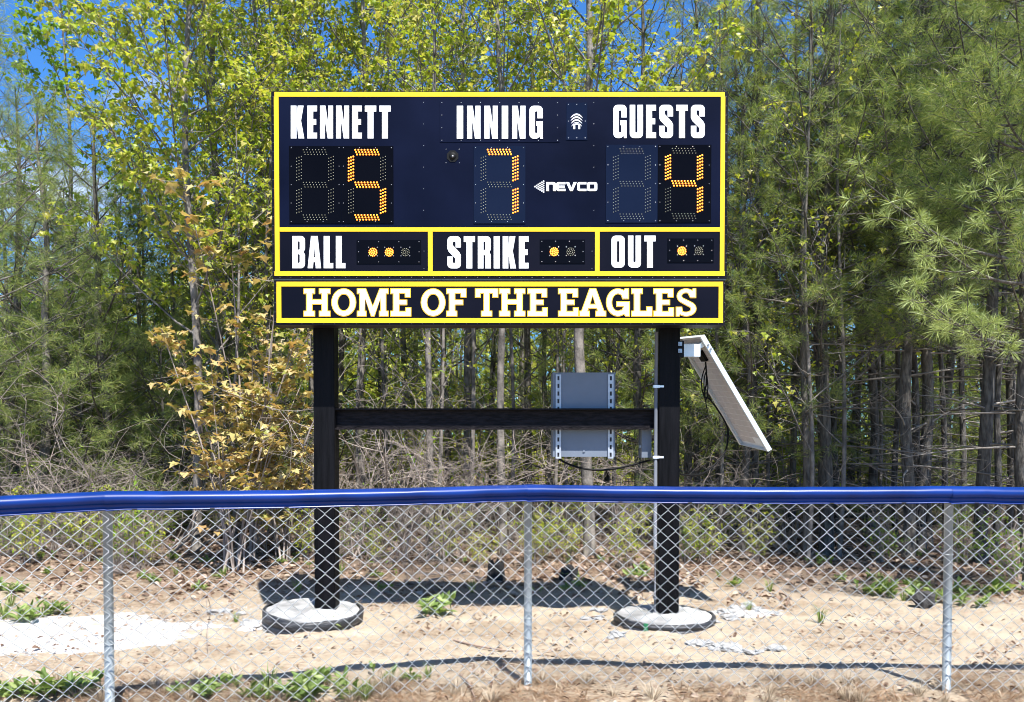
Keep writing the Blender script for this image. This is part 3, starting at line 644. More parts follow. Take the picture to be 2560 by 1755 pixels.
# ------------------------------------------------------------------ equipment box on the cross beam
YX = 6.672
c0, c1 = at(1381, 1142, YX), at(1540, 931, YX)
ORGB = ((c0[0] + c1[0]) / 2, YX + 0.12, c0[2])
eb = thing('equipment_box', 'grey steel equipment box seen from behind, bolted to the cross beam', 'box', ORGB)
bb = MB(); x0, x1, z0, z1 = c0[0], c1[0], c0[2], c1[2]
bb.box((x0 + 0.004, YX + 0.014, z0), (x1 - 0.004, YX + 0.26, z1 - 0.012)); bb.box((x0, YX + 0.010, z1 - 0.012), (x1, YX + 0.30, z1))
bb.build('body', M['grey_paint'], eb, ORGB)
bb = MB(); bb.box((x0 + 0.002, YX + 0.26, z0 + 0.012), (x1 - 0.002, YX + 0.29, z1 - 0.014)); bb.build('door', M['grey_paint'], eb, ORGB)
for px in (1396, 1527):
    bb = MB(); xr = at(px, 1040, YX)[0]; zr0, zr1 = z0 - 0.014, z1 - 0.016
    w = 0.022; n = 11; pitch = (zr1 - zr0) / n
    # rail web with real slots: two edge strips and bridges between the slots
    bb.box((xr - w, YX, zr0), (xr - 0.008, YX + 0.003, zr1)); bb.box((xr + 0.008, YX, zr0), (xr + w, YX + 0.003, zr1))
    for i in range(n + 1):
        zc = zr0 + i * pitch; a0, a1 = max(zr0, zc - 0.014), min(zr1, zc + 0.014)
        if a1 > a0: bb.box((xr - 0.008, YX + 0.0002, a0), (xr + 0.008, YX + 0.0028, a1))
    bb.box((xr - w, YX + 0.003, zr0), (xr - w + 0.003, YX + 0.014, zr1)); bb.box((xr + w - 0.003, YX + 0.003, zr0), (xr + w, YX + 0.014, zr1))
    o = bb.build('mounting_rail', M['galv_rail'], eb, ORGB)
    bb = MB(); bb.box((xr - 0.01, YX + 0.0105, zr0 + 0.006), (xr + 0.01, YX + 0.0125, zr1 - 0.006)); bb.build('slot_shade_sheet', M['slot'], o, ORGB)  # thin dark sheet added behind the slots, its colour standing for their shade
bb = MB(); c = at(1460, 1128, YX); 
bb.tube([c + np.array([0, 0.014, 0]), c + np.array([0, 0.006, 0])], 0.009, 10); bb.build('bolt', M['screw'], eb, ORGB)
# power cable from the box to the conduit
p0, p1 = at(1398, 1147, 6.74), at(1626, 1150, 6.74); tt = np.linspace(0, 1, 24)
P = np.outer(1 - tt, p0) + np.outer(tt, p1); P[:, 2] -= 0.088 * np.sin(math.pi * tt ** 0.8) ; 
bb = MB(); bb.tube(P, 0.0085, 8); o = bb.build('power_cable', M['rubber'], None, tuple(p0), smooth=True)
tag(o, 'black cable sagging from the grey equipment box to the post conduit', 'cable')
# junction box behind the conduit
YJ = 6.69; c0, c1 = at(1604, 1144, YJ), at(1629, 1075, YJ); orgj = (c0[0], YJ, c0[2])
jb = thing('junction_box', 'small pale grey junction box beside the conduit on the right post', 'box', orgj)
bb = MB(); bb.box((c0[0], YJ, c0[2]), (c1[0], YJ + 0.1, c1[2] + 0.02)); bb.build('body', M['grey_paint'], jb, orgj)
bb = MB(); bb.box((c0[0] - 0.006, YJ + 0.10, c0[2] - 0.004), (c1[0] + 0.002, YJ + 0.125, c1[2] + 0.024)); bb.build('lid', M['conduit'], jb, orgj)
bb = MB(); bb.box((c0[0] - 0.012, YJ + 0.03, c0[2] + 0.08), (c0[0], YJ + 0.05, c0[2] + 0.1)); bb.build('latch', M['screw'], jb, orgj)
# conduit up the right post
xc = PX[1] - 0.084 - 0.022; yc = 6.60; orgc = (xc, yc, 0)
cd = thing('conduit', 'grey conduit pipe clamped to the side of the right scoreboard post', 'pipe', orgc)
bb = MB(); bb.tube([(xc, yc, 0.62), (xc, yc, at(1633, 1010, yc)[2]), (xc + 0.004, yc, at(1633, 830, yc)[2])], 0.0145, 10); bb.build('pipe', M['conduit'], cd, orgc, smooth=True)
bb = MB(); bb.tube([(xc, yc, 0.05), (xc, yc, 0.21)], 0.009, 8); bb.tube([(xc, yc, 0.21), (xc, yc, 0.235)], 0.016, 8); bb.tube([(xc, yc, 0.235), (xc, yc, 0.62)], 0.006, 6)
bb.build('lower_pipe', M['conduit'], cd, orgc, smooth=True)
for py in (966, 1143):
    zc = at(1640, py, 6.578)[2]; bb = MB()
    bb.box((xc - 0.022, yc - 0.0195, zc - 0.011), (xc + 0.085, yc - 0.0155, zc + 0.011)); bb.box((xc - 0.0225, yc - 0.019, zc - 0.0105), (xc - 0.019, yc + 0.02, zc + 0.0105))
    bb.box((xc + 0.0225, yc - 0.024, zc - 0.008), (xc + 0.06, yc - 0.0196, zc + 0.008))
    bb.build('clamp', M['alu'], cd, orgc)

# ------------------------------------------------------------------ solar panel
A_ = np.array([1.600, 6.84, 2.372]); C_ = np.array([2.168, 6.84, 1.418])
Wd = np.array([-0.075, 0.60, 0.055])
Ld = C_ - A_; Ll = np.linalg.norm(Ld); Ld /= Ll; Wl = np.linalg.norm(Wd); Wd /= Wl
Nn = np.cross(Ld, Wd); Nn /= np.linalg.norm(Nn)
if Nn[2] < 0: Nn = -Nn
orgs = tuple(A_)
sp = thing('solar_panel', 'tilted solar panel seen from its underside beside the right post', 'solar panel', orgs)
def lbox(b, l0, l1, w0, w1, n0, n1, m=0):
    q = lambda l, w, n: A_ + Ld * l + Wd * w + Nn * n
    b.hexa([q(l0, w0, n0), q(l1, w0, n0), q(l1, w1, n0), q(l0, w1, n0), q(l0, w0, n1), q(l1, w0, n1), q(l1, w1, n1), q(l0, w1, n1)], m)
T = 0.038
bb = MB(); lbox(bb, 0, Ll, 0, 0.003, -T, 0); lbox(bb, 0.0031, Ll - 0.0031, 0.0031, 0.033, -T, -T + 0.003); bb.build('frame_bar', M['alu'], sp, orgs)
bb = MB(); lbox(bb, 0, Ll, Wl - 0.003, Wl, -T, 0); lbox(bb, 0.0031, Ll - 0.0031, Wl - 0.033, Wl - 0.0031, -T, -T + 0.003); bb.build('frame_bar', M['alu'], sp, orgs)
bb = MB(); lbox(bb, 0, 0.003, 0.0031, Wl - 0.0031, -T + 0.0004, -0.0004); bb.build('frame_bar', M['alu'], sp, orgs)
bb = MB(); lbox(bb, Ll - 0.003, Ll, 0.0031, Wl - 0.0031, -T + 0.0004, -0.0004); bb.build('frame_bar', M['alu'], sp, orgs)
bb = MB(); lbox(bb, 0.0035, Ll - 0.0035, 0.0035, Wl - 0.0035, -0.007, -0.003); sheet = bb.build('back_sheet', M['backsheet'], sp, orgs)
bb = MB(); lbox(bb, 0.0035, Ll - 0.0035, 0.0035, Wl - 0.0035, -0.0028, -0.0008); bb.build('glass', M['cell_front'], sp, orgs)
ncl, ncw = 18, 4
cw = (Wl - 0.05) / ncw; cl = (Ll - 0.06) / ncl
base_me = None
for i in range(ncl):
    for j in range(ncw):
        bb = MB(); l0 = 0.03 + i * cl; w0 = 0.025 + j * cw
        if base_me is None:
            lbox(bb, l0 + 0.0025, l0 + cl - 0.0025, w0 + 0.003, w0 + cw - 0.003, -0.0086, -0.0071); o = bb.build('cell', M['cell'], sheet, orgs); base_me = o.data; bl, bw = l0, w0
        else:
            o = link('cell', base_me, sheet); o.location = tuple(Ld * (l0 - bl) + Wd * (w0 - bw))
bb = MB(); lbox(bb, Ll - 0.10, Ll - 0.035, 0.06, 0.26, -0.0098, -0.0088); bb.build('sticker', M['white'], sheet, orgs)
bb = MB(); lbox(bb, 0.14, 0.24, 0.22, 0.34, -0.035, -0.0087); bb.build('terminal_box', M['rubber'], sp, orgs)
# bracket between the post and the panel
xr = PX[1] + 0.084
bb = MB()
za, zb2 = at(1740, 861, 6.82)[2], at(1740, 892, 6.82)[2]
bb.box((xr + 0.046, 6.80, zb2), (at(1745, 880, 6.80)[0] + 0.02, 6.86, za)); bb.build('bracket_arm', M['alu'], sp, orgs)
bb = MB(); bb.box((xr, 6.655, zb2 - 0.02), (xr + 0.046, 6.87, za + 0.01)); bb.build('bracket_plate', M['black_trim'], sp, orgs)
for k_, dz in enumerate((0.02, 0.075)):
    bb = MB(); bb.box((xr - 0.018, 6.566, zb2 - 0.012 + dz), (xr + 0.012, 6.58, zb2 + 0.018 + dz)); bb.tube([(xr - 0.003, 6.566, zb2 + 0.003 + dz), (xr - 0.003, 6.556, zb2 + 0.003 + dz)], 0.009, 6)
    bb.build('bolt', M['screw'], sp, orgs)
bb = MB()
for (l, n_) in ((0.09, 0), (0.13, 0)):
    p = A_ + Ld * l + Nn * (-T + 0.02); bb.tube([p + Wd * 0.0, p - Wd * 0.012], 0.009, 8)
bb.build('bolt', M['screw'], sp, orgs)
bb = MB()
lbox(bb, 0.05, 0.09, 0.04, Wl - 0.04, -T - 0.028, -T - 0.0005); bb.build('cross_rail', M['alu'], sp, orgs)
# panel cable: bundle down the back sheet then a free loop to the post
def spline(pts, n=60):
    pts = np.array(pts, float); t = np.arange(len(pts)); tt = np.linspace(0, len(pts) - 1, n)
    out = []
    for u in tt:
        i = min(int(u), len(pts) - 2); f = u - i
        p0, p1, p2, p3 = pts[max(i - 1, 0)], pts[i], pts[i + 1], pts[min(i + 2, len(pts) - 1)]
        out.append(0.5 * ((2 * p1) + (-p0 + p2) * f + (2 * p0 - 5 * p1 + 4 * p2 - p3) * f * f + (-p0 + 3 * p1 - 3 * p2 + p3) * f ** 3))
    return np.array(out)
def z6(x, y): return (1340 + x / 3.62, 800 + y / 3.62)
cp = [at(*z6(x, y), Y) for x, y, Y in ((1535, 380, 7.0), (1545, 560, 7.05), (1520, 680, 7.05), (1575, 720, 7.08), (1650, 820, 7.1), (1715, 930, 7.1), (1738, 1010, 7.1), (1725, 1150, 7.05), (1660, 1260, 7.0), (1540, 1370, 6.9), (1430, 1405, 6.8), (1308, 1395, 6.72))]
bb = MB(); bb.tube(spline(cp, 70), 0.0075, 7)
o = bb.build('panel_cable', M['rubber'], None, tuple(cp[0]), smooth=True)
tag(o, 'thin black cable looping from the solar panel back to the right post', 'cable')
cp = [at(*z6(x, y), Y) for x, y, Y in ((1540, 400, 6.98), (1500, 530, 7.02), (1505, 640, 7.02), (1540, 720, 7.02), (1555, 600, 7.02), (1540, 470, 7.0), (1520, 560, 7.0), (1530, 700, 7.0), (1550, 820, 7.04))]
bb = MB(); bb.tube(spline(cp, 50), 0.005, 6)
o = bb.build('panel_cable', M['rubber'], None, tuple(cp[0]), smooth=True)
tag(o, 'coiled black wire bundle hanging behind the solar panel frame', 'cable')

# ------------------------------------------------------------------ chain link fence
FP = [(-4.05, 3.00), (-2.13, 4.31), (0.097, 4.96), (2.556, 4.79), (4.98, 4.68), ]
HF = 1.215
orgf = (0.097, 4.96, 0)
fe = thing('chain_link_fence', 'low chain link fence with blue plastic top cap crossing the foreground', 'fence', orgf)
for (x, y) in FP:
    z = float(g(x, y)); bb = MB(); bb.tube([(x, y, z - 0.1), (x, y, HF - 0.03)], 0.0245, 14)
    o = bb.build('post', M['galv'], fe, orgf, smooth=True)
    bb = MB()
    for zz in (0.42, 0.83): 
        a = np.linspace(0, 2 * math.pi, 13); bb.tube(np.stack([x + 0.0275 * np.cos(a), y + 0.0275 * np.sin(a), zz + 0.004 * np.sin(a)], -1), 0.002, 4, cap=False)
    bb.build('tie_wire', M['wire'], o, orgf)
PROF = []
rr = 0.037
for a in np.linspace(-50, 230, 22): PROF.append((1.5 * rr * math.cos(R(a)), rr * math.sin(R(a)) - rr))
side_l = [(-0.024, -0.068), (-0.026, -0.090), (-0.0325, -0.094), (-0.0335, -0.099), (-0.0270, -0.099)]
side_r = [(0.0270, -0.099), (0.0335, -0.099), (0.0325, -0.094), (0.026, -0.090), (0.024, -0.068)]
PROF = side_r + PROF + side_l          # goes bottom right, over the top, bottom left
def cap_piece(p, q, seed):
    p, q = np.array(p, float), np.array(q, float); d = q - p; L_ = np.linalg.norm(d); d /= L_
    nrm = np.array([d[1], -d[0]])      # towards the camera side
    bb = MB(); n = 26; rs = np.random.RandomState(seed); V = []
    for i in range(n):
        t = -0.004 + (L_ + 0.008) * i / (n - 1); s_ = i / (n - 1)
        zc = HF + 0.012 - 0.010 * math.sin(math.pi * s_) + rs.normal(0, 0.0006)
        tw = 0.10 * math.sin(2 * math.pi * s_ + seed) * 0.25
        fl = 1.06 if i == 0 else 1.0
        for (u, v) in PROF:
            uu = u * fl + v * tw; c = p + d * t + nrm * uu
            V.append((c[0], c[1], zc + v * fl))
    m = len(PROF); F = [(i * m + j, i * m + j + 1, (i + 1) * m + j + 1, (i + 1) * m + j) for i in range(n - 1) for j in range(m - 1)]
    bb.add(V, F)
    o = bb.build('top_cap', M['blue'], fe, orgf, smooth=True)
    bb = MB()
    for k_ in range(6):
        t = L_ * (k_ + 0.35) / 6; c = p + d * t + nrm * 0.033
        zc = HF + 0.012 - 0.010 * math.sin(math.pi * t / L_) - 0.0955
        e = d * 0.012; bb.tube([(c[0] - e[0], c[1] - e[1], zc), (c[0] + e[0], c[1] + e[1], zc)], 0.0035, 5)
    bb.build('cap_ties', M['rubber'], o, orgf, props=STUFF)
for i in range(len(FP) - 1): cap_piece(FP[i], FP[i + 1], i + 2)
DW = 0.0885; DH = 0.084; RW = 0.0020
def wire_mesh(phase, nrow):
    """one zigzag wire, bent back and forth so that it hooks round its neighbours"""
    P = []
    for j in range(nrow + 1):
        left = (j + phase) % 2 == 0
        x = 0.0 if left else DW / 2
        z = j * DH / 2
        s_ = -1 if left else 1
        P.append((x - 0.0 * s_, 0.0022 * (1 if left else -1), z - 0.003)); P.append((x, -0.0022 * (1 if left else -1), z + 0.003))
    b = MB(); b.tube(P, RW, 5, cap=False); return b
NROW = 26
wires = {}
for i in range(len(FP) - 1):
    p, q = np.array(FP[i]), np.array(FP[i + 1]); d = q - p; L_ = np.linalg.norm(d); d /= L_; nrm = np.array([d[1], -d[0]])
    ang = math.atan2(d[1], d[0]); n = int(round(L_ / (DW / 2))); st = L_ / n
    base = p + nrm * 0.0275
    zlow = 0.03
    pan = link('mesh_panel', None, fe)
    for k_ in range(n):
        ph = k_ % 2
        if ph not in wires:
            o = wire_mesh(ph, NROW).build('wire', M['wire'], pan, (0, 0, 0), smooth=True); wires[ph] = o.data
        else: o = link('wire', wires[ph], pan)
        c = base + d * (k_ * st)
        o.location = (c[0] - orgf[0], c[1] - orgf[1], zlow - orgf[2]); o.rotation_euler = (0, 0, ang); o.scale = (st / (DW / 2), 1, 1)

# ------------------------------------------------------------------ vegetation builders
def unit(v): return v / (np.linalg.norm(v, axis=-1, keepdims=True) + 1e-12)
def needles(b, P, D, rs, n=28, ln=0.11, wd=0.0043, spread=0.95, m=0):
    P = np.asarray(P, float); D = unit(np.asarray(D, float)); k_ = len(P)
    if not k_: return
    dr = unit(D[:, None, :] * 0.5 + unit(rs.normal(size=(k_, n, 3))) * spread)
    dr[..., 2] -= 0.03; dr = unit(dr)
    base = P[:, None, :] - D[:, None, :] * rs.uniform(0, 0.05, (k_, n, 1))
    sz = rs.uniform(0.75, 1.2, (k_, 1, 1))
    L_ = ln * rs.uniform(0.75, 1.15, (k_, n, 1)) * sz
    sd = unit(np.cross(dr, unit(rs.normal(size=(k_, n, 3))))) * wd * 0.5
    mid = base + dr * L_ * 0.55; tip = base + dr * L_; tip[..., 2] -= (L_[..., 0] ** 2) * 0.4
    V = np.stack([base - sd * 0.6, mid - sd, tip, mid + sd], 2).reshape(-1, 3)
    i = np.arange(k_ * n)[:, None] * 4
    b.add(V, np.concatenate([i + np.array([[0, 1, 2, 3]])]), m)
MAPLE_L = np.array([(0, -0.02), (0.16, 0.02), (0.46, -0.04), (0.36, 0.16), (0.66, 0.46), (0.34, 0.44), (0.26, 0.62), (0, 1.0),
                    (-0.26, 0.62), (-0.34, 0.44), (-0.66, 0.46), (-0.36, 0.16), (-0.46, -0.04), (-0.16, 0.02)])
SIMPLE_L = np.array([(0, 0), (0.36, 0.12), (0.5, 0.5), (0.18, 0.6), (0, 1.0), (-0.18, 0.6), (-0.5, 0.5), (-0.36, 0.12)])
OVAL_L = np.array([(0, 0), (0.14, 0.22), (0.19, 0.5), (0.12, 0.8), (0, 1.0), (-0.12, 0.8), (-0.19, 0.5), (-0.14, 0.22)])
def leaves(b, P, D, Nrm, size, tmpl, rs, m=0, curl=0.25):
    P = np.asarray(P, float); k_ = len(P)
    if not k_: return
    D = unit(np.asarray(D, float)); Sd = unit(np.cross(D, np.asarray(Nrm, float))); Nn_ = np.cross(Sd, D)
    size = np.broadcast_to(np.asarray(size, float), (k_,))
    x = tmpl[:, 0][None, :, None]; y = tmpl[:, 1][None, :, None]
    cu = rs.uniform(0.4, 1.4, (k_, 1, 1)) * curl
    off = Sd[:, None] * x + D[:, None] * y + Nn_[:, None] * (cu * (np.abs(x) * 0.9 - y * y * 0.9))
    V = P[:, None] + off * size[:, None, None]
    mid = P + (D * 0.35 - Nn_ * cu[:, 0] * 0.1) * size[:, None]
    n = len(tmpl); allv = np.concatenate([V, mid[:, None]], 1).reshape(-1, 3)
    t = np.array([(i, (i + 1) % n, n) for i in range(n)])
    F = (np.arange(k_)[:, None, None] * (n + 1) + t[None]).reshape(-1, 3)
    b.add(allv, F, m)

def pine(seed, H, r0, z_dead, z_live, Lmax, name, bark='bark_pine', nn=30, ln=0.125, needle='needle', step=(0.30, 0.48), drop=0.0, topL=0.25):
    rs = np.random.RandomState(seed); wood, crown = MB(), MB()
    zz = np.linspace(-0.15, H, 18); wob = 0.05 * np.sin(zz * 0.9 + seed) + 0.03 * np.sin(zz * 2.3 + seed * 2)
    tr = np.stack([wob - wob[0], 0.04 * np.sin(zz * 1.1 + seed * 3), zz], -1)
    rad = r0 * (1 - np.clip(zz, 0, H) / H) ** 0.8 + 0.006; rad[0] *= 1.25
    wood.tube(tr, rad, 9)
    tx = lambda z: np.array([np.interp(z, zz, tr[:, 0]), np.interp(z, zz, tr[:, 1]), z])
    TP, TD = [], []
    z = z_dead
    while z < H - 0.1:
        live = z > z_live - 0.25 + rs.uniform(-0.3, 0.3)
        f = (z - z_dead) / (H - z_dead)
        L0 = Lmax * min(1.0, (1 - f) * 1.5) ** 0.85 + topL
        nb = rs.randint(4, 7) if live else rs.randint(2, 5)
        a0 = rs.uniform(0, 6.28)
        for q in range(nb):
            if rs.rand() < drop: continue
            az = a0 + q * 6.28 / nb + rs.uniform(-0.35, 0.35); L_ = L0 * rs.uniform(0.65, 1.15) * (1 if live else 0.75)
            el = (0.15 + 0.75 * f ** 1.5 if live else rs.uniform(-0.1, 0.3)) + rs.uniform(-0.12, 0.12)
            h = np.array([math.cos(az), math.sin(az), 0]); sdv = np.array([-h[1], h[0], 0])
            t = np.linspace(0, 1, 7); bend = rs.uniform(-0.15, 0.15)
            pts = tx(z + rs.uniform(-0.05, 0.05)) + np.outer(t * L_ * math.cos(el), h) + np.outer(bend * L_ * t * t, sdv)
            pts[:, 2] += L_ * (t * math.sin(el) + (0.22 if live else -0.08) * t * t)
            wood.tube(pts, (0.005 + 0.010 * L_ / max(Lmax, 0.5)) * (1 - 0.75 * t), 5, 0 if live else 1)
            nbl = max(3, int(L_ / (0.23 if live else 0.2)))
            for k_ in range(nbl):
                s_ = 0.22 + 0.78 * (k_ + rs.rand() * 0.6) / nbl
                if s_ > 1: s_ = 1
                p = np.array([np.interp(s_, t, pts[:, c]) for c in range(3)])
                sg = 1 if (k_ % 2) else -1
                d = unit(h * math.cos(0.75) + sdv * sg * math.sin(0.75) * rs.uniform(0.7, 1.3) + np.array([0, 0, rs.uniform(-0.05, 0.45)]))
                bl = (0.42 * L_ * (1.05 - s_) + 0.12) * rs.uniform(0.7, 1.2)
                e = p + d * bl; e[2] += 0.10 * bl; mdp = p + d * bl * 0.5; mdp[2] -= 0.04 * bl
                wood.tube([p, mdp, e], [0.0042, 0.0032, 0.002], 3, 0 if live else 1)
                if not live:
                    if rs.rand() < 0.4: wood.tube([mdp, mdp + d * bl * 0.3 + rs.normal(0, 0.08, 3)], [0.0028, 0.0015], 3, 1)
                    if rs.rand() < 0.06: TP.append(e); TD.append(d)
                    continue
                TP += [e]; TD += [d + (0, 0, 0.35)]
                if bl > 0.16:
                    for w_ in range(int(bl / 0.17)):
                        s2 = rs.uniform(0.45, 0.95); pp_ = p + (e - p) * s2
                        d2 = unit(d + unit(rs.normal(size=3)) * 0.8 + np.array([0, 0, 0.25])); e2 = pp_ + d2 * rs.uniform(0.06, 0.16)
                        wood.tube([pp_, e2], [0.0025, 0.0018], 3, 0); TP.append(e2); TD.append(d2)
            if live: TP.append(pts[-1]); TD.append(unit(pts[-1] - pts[-2]) + (0, 0, 0.3))
        z += rs.uniform(*step) * (1 if live else 1.2)
    TP.append(np.array([*tx(H)[:2], H])); TD.append(np.array([0, 0, 1.0]))
    needles(crown, TP, TD, rs, nn, ln)
    root = link(name, None)
    wood.build('trunk', [M[bark], M['deadwood']], root, smooth=True)
    crown.build('crown', M[needle], root, props=STUFF)
    return root

def maple(seed, H, r0, name, leaf='maple', size=0.075, z0=1.2, spread=0.42, nl=24, tw=5, nlf=7, tmpl=SIMPLE_L, bark='bark_grey', lean=(0, 0), sparse=1.0, seedpods=False):
    rs = np.random.RandomState(seed); wood, crown = MB(), MB()
    zz = np.linspace(-0.15, H, 16)
    tr = np.stack([lean[0] * zz / H + 0.06 * np.sin(zz * 0.8 + seed), lean[1] * zz / H + 0.05 * np.sin(zz * 1.2 + 2 * seed), zz], -1); tr[:, :2] -= tr[1, :2]
    wood.tube(tr, r0 * (1 - np.clip(zz, 0, H) / H) ** 0.75 + 0.005, 8)
    at_ = lambda z: np.array([np.interp(z, zz, tr[:, c]) for c in range(3)])
    LP, LD, LN = [], [], []
    def twig(p, d, L_):
        e = p + d * L_; e = e + np.array([0, 0, 0.12 * L_]); m_ = p + d * L_ * 0.5 + rs.normal(0, 0.02, 3)
        wood.tube([p, m_, e], [0.004, 0.003, 0.0018], 3)
        for _ in range(nlf):
            if rs.rand() > sparse: continue
            s_ = 1.08 - 0.6 * rs.rand() ** 1.6; q = p + (e - p) * s_ + rs.normal(0, 0.02, 3)
            az = rs.uniform(0, 6.28); h = np.array([math.cos(az), math.sin(az), 0])
            dd = unit(h * rs.uniform(0.5, 1.0) + np.array([0, 0, rs.uniform(-0.95, 0.15)]))
            LP.append(q + dd * 0.03); LD.append(dd); LN.append(unit(np.array([0, 0, 1.0]) + h * 0.4 + rs.normal(0, 0.35, 3)))
    for i in range(nl):
        f = (i + rs.rand()) / nl; z = z0 + (H - z0) * f ** 0.9
        az = i * 2.4 + rs.uniform(-0.4, 0.4); h = np.array([math.cos(az), math.sin(az), 0])
        L_ = ((H - z) * spread + 0.5) * rs.uniform(0.7, 1.15); up = rs.uniform(0.55, 1.1)
        t = np.linspace(0, 1, 7); d0 = unit(h + np.array([0, 0, up]))
        pts = at_(z) + np.outer(t * L_, d0); pts[:, 2] += 0.18 * L_ * t * t; pts += np.cumsum(rs.normal(0, 0.018, (7, 3)), 0)
        wood.tube(pts, (0.005 + 0.17 * r0 * (1 - f)) * (1 - 0.8 * t) + 0.002, 5)
        ns = max(3, int(L_ / 0.16))
        for k_ in range(ns):
            s_ = 0.2 + 0.8 * (k_ + rs.rand()) / ns; s_ = min(s_, 1); p = np.array([np.interp(s_, t, pts[:, c]) for c in range(3)])
            d = unit(d0 * 0.6 + unit(rs.normal(size=3)) * 0.8 + np.array([0, 0, 0.3])); Lb = rs.uniform(0.15, 0.45) * (1.25 - 0.5 * s_)
            e = p + d * Lb; wood.tube([p, (p + e) / 2 + rs.normal(0, 0.015, 3), e], [0.005, 0.004, 0.003], 3)
            for _ in range(tw):
                q = p + (e - p) * rs.uniform(0.4, 1); twig(q, unit(d * 0.6 + unit(rs.normal(size=3)) * 0.9 + np.array([0, 0, 0.25])), rs.uniform(0.08, 0.28))
    sz = size * rs.uniform(0.4, 1.3, len(LP))
    leaves(crown, LP, LD, LN, sz, tmpl, rs, curl=0.35)
    root = link(name, None)
    wood.build('trunk', M[bark], root, smooth=True)
    crown.build('crown', M[leaf], root, props=STUFF)
    return root

def multistem(seed, H, nst, name, leaf, size, tmpl, spread=0.5, tw=4, nlf=5, flat=True, bark='twig', r0=0.014, smin=0.22):
    rs = np.random.RandomState(seed); wood, crown = MB(), MB(); LP, LD, LN = [], [], []
    for i in range(nst):
        az = rs.uniform(0, 6.28); h = np.array([math.cos(az), math.sin(az), 0]); L_ = H * rs.uniform(0.55, 1.05); t = np.linspace(0, 1, 8)
        out = spread * rs.uniform(0.15, 1.0)
        b0 = np.array([rs.normal(0, 0.10), rs.normal(0, 0.08), -0.05])
        pts = b0 + np.outer(out * L_ * (t ** 1.3), h); pts[:, 2] += L_ * t * math.sqrt(max(0.2, 1 - out * out)); pts += np.cumsum(rs.normal(0, 0.015, (8, 3)), 0)
        wood.tube(pts, r0 * rs.uniform(0.6, 1.3) * (1 - 0.8 * t) + 0.002, 5)
        for k_ in range(int(L_ / 0.13)):
            s_ = rs.uniform(smin, 1.0); p = np.array([np.interp(s_, t, pts[:, c]) for c in range(3)])
            a2 = rs.uniform(0, 6.28); d = unit(np.array([math.cos(a2), math.sin(a2), rs.uniform(0.0, 0.7)])); Lb = rs.uniform(0.12, 0.5) * (1.3 - 0.6 * s_)
            e = p + d * Lb; wood.tube([p, (p + e) / 2 - np.array([0, 0, 0.02]), e], [0.004, 0.003, 0.0018], 3)
            for _ in range(tw * nlf):
                if rs.rand() < 0.45: continue
                q = p + (e - p) * rs.uniform(0.3, 1.08) + rs.normal(0, 0.035, 3) * np.array([1, 1, 0.45]); az3 = rs.uniform(0, 6.28); hh = np.array([math.cos(az3), math.sin(az3), 0])
                LP.append(q); LD.append(unit(hh + np.array([0, 0, rs.uniform(-0.7, 0.05)]))); LN.append(unit(np.array([0, 0, 1.0]) + rs.normal(0, 0.25, 3)))
    leaves(crown, LP, LD, LN, size * rs.uniform(0.6, 1.25, len(LP)), tmpl, rs, curl=0.3)
    root = link(name, None)
    wood.build('stems', M[bark], root, smooth=True); crown.build('crown', M[leaf], root, props=STUFF)
    return root

def bare_brush(seed, H, nst, name, leafy=0):
    rs = np.random.RandomState(seed); wood = MB(); tips = []
    def br(p, d, L_, r, lev):
        n = 6; pts = [p]; dd = d
        for i in range(n):
            dd = unit(dd + rs.normal(0, 0.20, 3) + np.array([0, 0, -0.05 if lev else 0.0])); pts.append(pts[-1] + dd * L_ / n)
        pts = np.array(pts); pts[:, 2] = np.maximum(pts[:, 2], 0.03); wood.tube(pts, np.linspace(r, r * 0.35, n + 1), 5 if lev == 0 else 3)
        tips.append(pts[-1])
        if lev < 3:
            for _ in range(rs.randint(3, 6) if lev < 2 else rs.randint(1, 4)):
                i = rs.randint(1, n + 1); br(pts[i], unit(dd * 0.5 + unit(rs.normal(size=3)) * 0.95 + np.array([0, 0, 0.15])), L_ * rs.uniform(0.35, 0.65), r * 0.55, lev + 1)
    for i in range(nst):
        az = rs.uniform(0, 6.28); br(np.array([rs.normal(0, 0.2), rs.normal(0, 0.15), -0.04]), unit(np.array([0.6 * math.cos(az), 0.6 * math.sin(az), rs.uniform(0.5, 1.2)])), H * rs.uniform(0.6, 1.1), rs.uniform(0.006, 0.016), 0)
    root = link(name, None); wood.build('branches', M['twig'], root, smooth=True)
    if leafy:
        c = MB(); idx = rs.choice(len(tips), min(leafy, len(tips)), False); P = np.repeat(np.array(tips)[idx], 4, 0) + rs.normal(0, 0.03, (len(idx) * 4, 3)); k_ = len(P)
        leaves(c, P, unit(rs.normal(size=(k_, 3)) + np.array([0, 0, -0.4])), unit(rs.normal(0, 0.4, (k_, 3)) + np.array([0, 0, 1])), 0.055 * rs.uniform(0.6, 1.2, k_), OVAL_L, rs)
        c.build('crown', M['maple_green'], root, props=STUFF)
    return root

